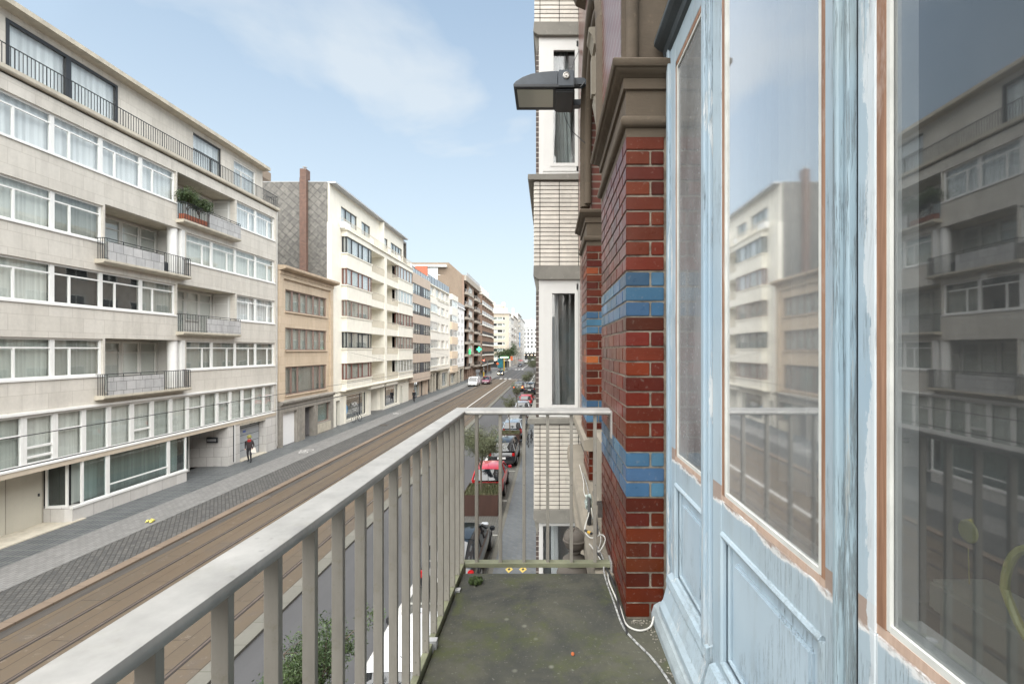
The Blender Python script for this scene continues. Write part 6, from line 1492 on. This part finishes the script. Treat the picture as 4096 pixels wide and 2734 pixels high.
# shrubs on the upper balcony of the apartment block
zt = 14.42
for k, (ya, yb) in enumerate(((26.35, 27.3), (27.35, 28.15))):
    r = thing("plant_trough", ("terracotta trough at the left end of the top balcony", "terracotta trough beside the granite parapet on the top balcony")[k], "planter", (XA + .25, ya, zt), "terracotta troughs on the top balcony")
    m = MB(); m.prism([(XA + .06, zt + .01), (XA + .32, zt + .01), (XA + .36, zt + .33), (XA + .02, zt + .33)], ya, yb); m.build("trough", plain("terracotta", (.40, .12, .06, 1), .8) if k == 0 else bpy.data.materials["terracotta"], r)
    tree(("bushy balcony shrub on the left of the top balcony", "bushy balcony shrub next to the granite parapet")[k], (XA + .18, (ya + yb) / 2, zt + .3), 1.75 - .1 * k, .72, 71 + k, 4200, .085, name="balcony_shrub", group="shrubs on the top balcony", trunk=.03, th=.25, leaf=M_LEAF2)
m = MB(); m.lathe([(.15, 0), (.16, .40), (.15, .46), (.08, .52)], (XA + .22, 25.15, 11.38), 16); tag(m.build("waste_bin", plain("dark_grey_plastic", (.04, .045, .05, 1), .5)), "dark round bin behind the railing of the middle balcony", "bin")

# ---------------------------------------------------------------- people
M_SKIN = plain("skin", (.52, .31, .22, 1), .6, var=.05)
def person(label, x, y, z, rz, cols, h=1.68, pose="walk", coat=.0, hair=(.12, .08, .05, 1), extra=None):
    """cols: (shoes, trousers, top). one skinned body; colours split by height"""
    s = h / 1.75; st = .16 if pose == "walk" else .05
    J = {"pel": (0, 0, .95), "sp": (0, .02, 1.18), "ch": (0, .02, 1.38), "nk": (0, .03, 1.50), "h0": (0, .05, 1.58), "h1": (0, .06, 1.70),
         "lh": (-.10, 0, .90), "lk": (-.10, st * .9, .50), "la": (-.10, st * .4 - .02, .10), "lf": (-.11, st * .4 + .14, .05), "rh": (.10, 0, .90), "rk": (.10, -st * .1, .50), "ra": (.10, -st * 1.5, .12), "rf": (.11, -st * 1.5 + .14, .05),
         "ls": (-.19, .02, 1.40), "le": (-.25, -.06, 1.14), "lw": (-.20, .12, .96), "lhd": (-.19, .17, .90), "rs": (.19, .02, 1.40), "re": (.25, -.04, 1.14), "rw": (.22, .10, .95), "rhd": (.21, .14, .88)}
    RD = {"pel": .15, "sp": .125, "ch": .15, "nk": .055, "h0": .085, "h1": .095, "lh": .095, "lk": .062, "la": .042, "lf": .04, "rh": .095, "rk": .062, "ra": .042, "rf": .04, "ls": .07, "le": .048, "lw": .036, "lhd": .035, "rs": .07, "re": .048, "rw": .036, "rhd": .035}
    E = [("pel", "sp"), ("sp", "ch"), ("ch", "nk"), ("nk", "h0"), ("h0", "h1"), ("pel", "lh"), ("lh", "lk"), ("lk", "la"), ("la", "lf"), ("pel", "rh"), ("rh", "rk"), ("rk", "ra"), ("ra", "rf"), ("ch", "ls"), ("ls", "le"), ("le", "lw"), ("lw", "lhd"), ("ch", "rs"), ("rs", "re"), ("re", "rw"), ("rw", "rhd")]
    ks = list(J); me = bpy.data.meshes.new("body"); me.from_pydata([Vector(J[k]) * s for k in ks], [(ks.index(a), ks.index(b_)) for a, b_ in E], [])
    o = bpy.data.objects.new("body", me); COL.objects.link(o); o.modifiers.new("k", 'SKIN')
    for i, k in enumerate(ks): me.skin_vertices[0].data[i].radius = (RD[k] * s * (1.12 if k in ("pel", "ch", "sp") else 1), RD[k] * s)
    me.skin_vertices[0].data[0].use_root = True
    sb = o.modifiers.new("s", 'SUBSURF'); sb.levels = sb.render_levels = 2
    bpy.context.view_layer.update(); dg = bpy.context.evaluated_depsgraph_get(); me2 = bpy.data.meshes.new_from_object(o.evaluated_get(dg)); bpy.data.objects.remove(o); me2.name = "body"
    me2.materials.clear()
    for c in cols: me2.materials.append(c)
    me2.materials.append(M_SKIN)
    for p in me2.polygons:
        zz = p.center.z / s; xx = abs(p.center.x) / s
        p.material_index = 0 if zz < .13 else (3 if (zz > 1.49 or (zz < .95 and xx > .165 and zz > .8)) else (1 if zz < 1.0 and xx < .2 else 2)); p.use_smooth = True
    root = thing("person", label, "person", (0, 0, 0)); b_ = bpy.data.objects.new("body", me2); COL.objects.link(b_); b_.parent = root
    if coat:
        m = MB(); m.lathe([(.23 * s, coat * s), (.20 * s, .8 * s), (.165 * s, 1.05 * s), (.18 * s, 1.2 * s), (.19 * s, 1.36 * s), (.08 * s, 1.47 * s)], (0, .01, 0), 20); c = m.build("coat", cols[2], root, smooth=True)
    m = MB(); m.lathe([(.001, .145), (.07, .13), (.105, .07), (.112, .0), (.10, -.05), (.07, -.08)], (0, .035 * s, 1.68 * s), 16); m.build("hair", hair if not isinstance(hair, tuple) else plain("hair", hair, .8), root, smooth=True)
    # face: nose and eyes
    m = MB(); m.prism([(-.012, .13), (.012, .13), (0, .165)], 1.62 * s, 1.66 * s, 'z'); m.build("nose", M_SKIN, root)
    if extra: extra(root, s)
    root.location = (x, y, z); root.rotation_euler = (0, 0, rz); return root
K_BLK = plain("black_cloth", (.018, .018, .022, 1), .9); K_JKT = plain("dark_brown_jacket", (.035, .026, .028, 1), .85); K_GRY = plain("grey_cloth", (.10, .10, .11, 1), .9)
K_HAT = plain("yellow_green_hat", (.20, .19, .06, 1), .9); K_RED = plain("red_scarf", (.30, .02, .02, 1), .85); K_GRN = plain("olive_cloth", (.10, .11, .05, 1), .9)
def ex1(root, s):
    m = MB(); m.lathe([(.10, -.08), (.125, -.03), (.12, .05), (.08, .10), (.01, .12)], (0, .03, 1.57 * s), 14); m.build("scarf", K_RED, root, smooth=True).location = (0, 0, -.10)
    m = MB(); m.lathe([(.17, -.02), (.13, .0), (.125, .08), (.08, .14), (.01, .155)], (0, .04, 1.70 * s), 16); m.build("hat", K_HAT, root, smooth=True)
    m = MB(); m.box(-.03, .03, -.17, -.15, 1.0, 1.4); m.build("strap", K_GRY, root)
P1 = person("person in a yellow green hat and red scarf walking past the grey garage door", -19.5, 31.5, .004, R(200), (K_BLK, K_BLK, K_JKT), 1.70, extra=ex1)
m = MB(); m.prism([(-.15, .70), (.17, .72), (.12, 1.0), (-.10, 1.02)], -.08, .08); m.tube([(-.08, 0, 1.0), (0, 0, 1.16), (.08, 0, 1.0)], .012, 6)
o = m.build("carrier_bag", plain("white_bag", (.72, .66, .60, 1), .7)); o.location = (-19.28, 31.55, -.08); o.rotation_euler = (0, 0, R(30)); tag(o, "white and pink carrier bag held by the person in the hat", "bag")
P2 = person("woman in a long black coat walking by the pink beige block", -19.0, 68.2, .004, R(180), (K_BLK, K_BLK, K_BLK), 1.66, coat=.55)
m = MB(); m.bbox(-.14, .14, -.05, .05, .62, .86, .02); m.tube([(-.08, 0, .86), (0, 0, 1.0), (.08, 0, .86)], .01, 6)
o = m.build("handbag", K_GRY); o.location = (-18.72, 68.15, 0); tag(o, "dark handbag carried by the woman in the long coat", "bag")
person("person in olive jacket standing nearest the burgundy car", -18.3, 134.5, .004, R(180), (K_BLK, K_GRY, K_GRN), 1.7, "stand")
person("tall person in black standing by the shop pillars beyond the olive jacket", -18.4, 141.5, .004, R(170), (K_BLK, K_BLK, K_BLK), 1.85, "stand")
person("person in grey coat sitting out by the corner shop, furthest of the group", -17.4, 145.0, .004, R(190), (K_BLK, K_BLK, K_GRY), 1.65, "stand", coat=.6)
person("person in black by the shop wall at the left of the group", -19.4, 140, .004, R(180), (K_BLK, K_GRY, K_BLK), 1.7, "stand")

# ---------------------------------------------------------------- bicycles
def bicycle(label, x, y, z, rz, lean, c):
    root = bpy.data.objects.new("bicycle", None); COL.objects.link(root); ORG[root.name] = Vector((0, 0, 0)); tag(root, label, "bicycle")
    for cy in (-.52, .52):
        m = MB(); pts = [(0, cy + .33 * math.cos(t), .34 + .33 * math.sin(t)) for t in [2 * math.pi * k / 24 for k in range(25)]]; m.tube(pts, .02, 6, False); w = m.build("wheel", M_TYRE, root, smooth=True)
        m = MB()
        for k in range(12): t = 2 * math.pi * k / 12; m.tube([(0, cy, .34), (0, cy + .31 * math.cos(t), .34 + .31 * math.sin(t))], .002, 4)
        m.build("spokes", M_RIM, w)
    m = MB()
    for a, b_ in (((0, -.52, .34), (0, -.08, .30)), ((0, -.08, .30), (0, .34, .84)), ((0, -.08, .30), (0, -.20, .90)), ((0, -.18, .80), (0, .36, .82)), ((0, -.18, .80), (0, -.52, .34)), ((0, .32, .95), (0, .52, .34)), ((0, -.08, .30), (.12, .02, .20))): m.tube([a, b_], .016, 6)
    m.build("frame", c, root, smooth=True)
    m = MB(); m.bbox(-.07, .07, -.34, -.08, .90, .95, .02); m.build("saddle", M_TRIM, root); m = MB(); m.tube([(-.28, .22, 1.0), (-.12, .33, 1.03), (0, .34, 1.0), (.12, .33, 1.03), (.28, .22, 1.0)], .014, 6); m.build("handlebar", M_TRIM, root)
    root.location = (x, y, z); root.rotation_euler = (0, lean, rz); return root
bicycle("dark bicycle leaning in front of the shop window", -19.55, 49.3, .004, R(168), R(6), M_TRIM)
bicycle("black bicycle parked at the railing post beside the right pavement planter", -1.62, 36.9, .02, R(8), R(4), M_TRIM)
bicycle("second bicycle behind the black one on the right pavement", -1.35, 38.6, .02, R(-5), R(-3), M_RAILK)

# ---------------------------------------------------------------- street furniture
M_POLE = plain("grey_pole", (.22, .23, .24, 1), .5); M_YELP = plain("yellow_pole_paint", (.62, .42, .03, 1), .5)
TL = thing("traffic_light", "traffic light showing red on a black and yellow banded pole", "traffic light", (-17.6, 130.5, 0))
X, Yt = -17.55, 130.5
m = MB(); m.lathe([(.16, 0), (.16, 1.35), (.10, 1.4)], (X, Yt, 0), 12); m.build("bollard_base", M_YELP, TL)
m = MB(); m.lathe([(.07, 0), (.07, 4.0)], (X, Yt, .1), 10); m.build("pole", M_TRIM, TL)
m = MB()
for k in range(5): m.lathe([(.075, 0), (.075, .22)], (X, Yt, 1.5 + k * .45), 10)
m.build("band", WHITE, TL)
m = MB(); m.bbox(X - .18, X + .30, Yt - .2, Yt + .2, 3.6, 4.9, .03); hd = m.build("signal_head", M_TRIM, TL)
m = MB(); m.lathe([(.16, 0), (.001, -.05)], (X + .06, Yt - .2, 4.6), 16, 'y'); m.build("red_lamp", emis("red_signal", (1, .03, .02, 1), 14), hd)
m = MB()
for z in (4.22, 3.84): m.lathe([(.13, 0), (.001, -.03)], (X + .06, Yt - .2, z), 16, 'y')
m.build("unlit_lamp", M_POLE, hd)
m = MB(); m.lathe([(.05, 0), (.05, 4.6)], (X + .95, Yt + .6, 0), 8); m.bbox(X + .7, X + 1.2, Yt + .5, Yt + .54, 3.3, 3.9, .01); tag(m.build("sign_post", M_POLE), "thin grey sign post just right of the traffic light", "sign post")
def cross(x, y, z, r, lab):
    root = thing("pharmacy_sign", lab, "pharmacy sign", (x, y, z)); a = r * .36
    m = MB(); m.prism([(x - r - .1, z - a - .1), (x - a - .1, z - a - .1), (x - a - .1, z - r - .1), (x + a + .1, z - r - .1), (x + a + .1, z - a - .1), (x + r + .1, z - a - .1), (x + r + .1, z + a + .1), (x + a + .1, z + a + .1), (x + a + .1, z + r + .1), (x - a - .1, z + r + .1), (x - a - .1, z + a + .1), (x - r - .1, z + a + .1)], y - .1, y + .1); m.build("housing", M_TRIM, root)
    m = MB(); m.prism([(x - r, z - a), (x - a, z - a), (x - a, z - r), (x + a, z - r), (x + a, z - a), (x + r, z - a), (x + r, z + a), (x + a, z + a), (x + a, z + r), (x - a, z + r), (x - a, z + a), (x - r, z + a)], y - .14, y - .1); m.build("lit_cross", emis("green_cross", (.08, 1, .42, 1), .9) if "green_cross" not in bpy.data.materials else bpy.data.materials["green_cross"], root)
    m = MB(); m.box(x - 1.6, x - r * .6, y - .03, y + .03, z - .05, z + .05); m.build("bracket", M_TRIM, root)
cross(-18.55, 129.0, 7.55, .62, "lit green pharmacy cross projecting from the brown brick block")
m = MB(); m.box(-19.4, -18.9, 117.2, 117.3, 6.3, 7.6); pm = tag(m.build("lit_sign", emis("green_panel", (.05, .7, .22, 1), .45)), "small lit green panel sign left of the pharmacy cross", "sign")
def lamp_post(x, y, h, lab):
    m = MB(); m.lathe([(.1, 0), (.1, 1.0), (.06, 1.05), (.05, h)], (x, y, 0), 10); m.tube([(x, y, h), (x + .5, y, h + .3), (x + 1.8, y, h + .35)], .05, 6); m.bbox(x + 1.5, x + 2.3, y - .15, y + .15, h + .28, h + .42, .03); tag(m.build("street_lamp", M_POLE, smooth=True), lab, "street lamp")
lamp_post(-16.4, 192, 9, "street lamp at the far corner by the round tree")
# advertising column, bus pole, construction signs
m = MB(); m.bbox(-19.3, -17.0, 181, 181.4, .6, 4.3, .05); m.cur = 1; m.box(-19.1, -17.2, 180.93, 180.99, .8, 4.1); m.cur = 0; m.box(-18.4, -17.9, 181.1, 181.3, 0, .6)
tag(m.build("advertising_panel", [M_POLE, plain("teal_poster", (.05, .32, .40, 1), .5, var=.4, scale=1)]), "teal advertising panel under the round tree", "advertising panel")
m = MB(); m.lathe([(.18, 0), (.18, 4.6)], (-15.9, 172, 0), 10); m.cur = 1; m.box(-17.3, -14.4, 171.9, 172.1, 4.6, 5.0); tag(m.build("stop_pole", [M_YELP, emis("green_strip", (.4, 1, .5, 1), 1.5)]), "yellow stop pole with a lit green strip on top", "sign")
m = MB(); m.lathe([(.05, 0), (.05, 3.4)], (-16.9, 160, 0), 8); m.cur = 1; m.lathe([(.45, -.02), (.45, .02)], (-16.9, 159.9, 2.9), 20, 'y'); tag(m.build("round_sign", [M_POLE, plain("orange_sign", (.75, .16, .04, 1), .5)]), "round orange sign on a post in front of the teal panel", "sign")
m = MB(); m.lathe([(.07, 0), (.07, 5.6)], (-12.9, 168, 0), 8); m.cur = 1; m.box(-13.3, -12.5, 167.85, 167.9, 3.8, 5.2); tag(m.build("orange_sign", [M_POLE, bpy.data.materials["orange_sign"]]), "orange sign on a tall pole at the right of the far corner", "sign")
m = MB(); m.bbox(-18.7, -18.0, 124.5, 124.9, .02, 1.5, .05); m.bbox(-18.8, -17.8, 124.3, 125, 1.5, 2.3, .05); tag(m.build("vending_box", M_POLE), "grey cabinet with a pale top beside the burgundy car", "cabinet")
m = MB(); m.box(-15.9, -15.5, 262, 262.2, 9, 17); tag(m.build("vertical_sign", plain("blue_vertical_sign", (.10, .28, .55, 1), .5)), "tall blue vertical sign on the far pale facade", "sign")
m = MB(); m.lathe([(.001, 2.6), (1.4, 2.3), (1.4, 2.25)], (-13.8, 236, 0), 12); m.lathe([(.04, 0), (.04, 2.5)], (-13.8, 236, 0), 6); tag(m.build("red_awning", plain("red_canvas", (.5, .03, .03, 1), .8)), "small red parasol far down the left pavement", "parasol")
# ladder beside the van
m = MB()
for sx in (0, .38): m.tube([(-1.75 + sx, 79.6, .02), (-1.75 + sx, 80.6, 3.0)], .03, 6)
for k in range(9): m.tube([(-1.75, 79.7 + k * .11, .3 + k * .32), (-1.37, 79.7 + k * .11, .3 + k * .32)], .02, 6)
tag(m.build("ladder", GREYF), "metal ladder standing on the right pavement behind the black van", "ladder")
# overhead tram wires with span wires
for (x, z, lab) in ((-12.56, 5.25, "overhead tram wire above the left track, crossing the mezzanine windows"), (-9.2, 5.27, "overhead tram wire above the right track")):
    m = MB(); m.tube([(x, -20, z), (x, 40, z), (x, 120, z), (x, 400, z)], .011, 6); tag(m.build("tram_wire", M_TRIM), lab, "wire")
for i, (y, lab) in enumerate(((47.5, "span wire tied to the cream block"), (80, "span wire at the pink beige block"), (118, "span wire near the pharmacy cross"), (170, "span wire over the far crossing"))):
    m = MB(); m.tube([(-20.0, y, 7.2), (-12.5, y, 5.5), (-9.2, y, 5.45), (.4, y, 7.4)], .010, 5); tag(m.build("span_wire", M_TRIM), lab, "wire")
# litter, pavement marks
m = MB(); rn = random.Random(9)
for k in range(9): x, y = -17.0 + rn.uniform(-.16, .16), 20.6 + rn.uniform(-.2, .2); m.add([(x, y, .02), (x + .12, y + .03, .07), (x + .09, y + .14, .03), (x - .03, y + .11, .06)], [(0, 1, 2, 3)])
tag(m.build("litter", plain("yellow_white_wrapper", (.70, .58, .15, 1), .5, var=.6, scale=9)), "crumpled yellow and white wrapper on the cycle path", "litter")
for x, lab in ((-1.32, "yellow diamond stud plate in the pavement, nearer the kerb"), (-.86, "yellow diamond stud plate in the pavement, nearer the houses")):
    m = MB(); y = 16.1; m.prism([(x - .13, y), (x, y - .25), (x + .13, y), (x, y + .25)], .013, .018, 'z'); m.cur = 1; m.prism([(x - .05, y), (x, y - .1), (x + .05, y), (x, y + .1)], .018, .020, 'z'); tag(m.build("pavement_marker", [plain("marker_yellow", (.60, .45, .12, 1), .6) if "marker_yellow" not in bpy.data.materials else bpy.data.materials["marker_yellow"], M_TRIM]), lab, "marker")
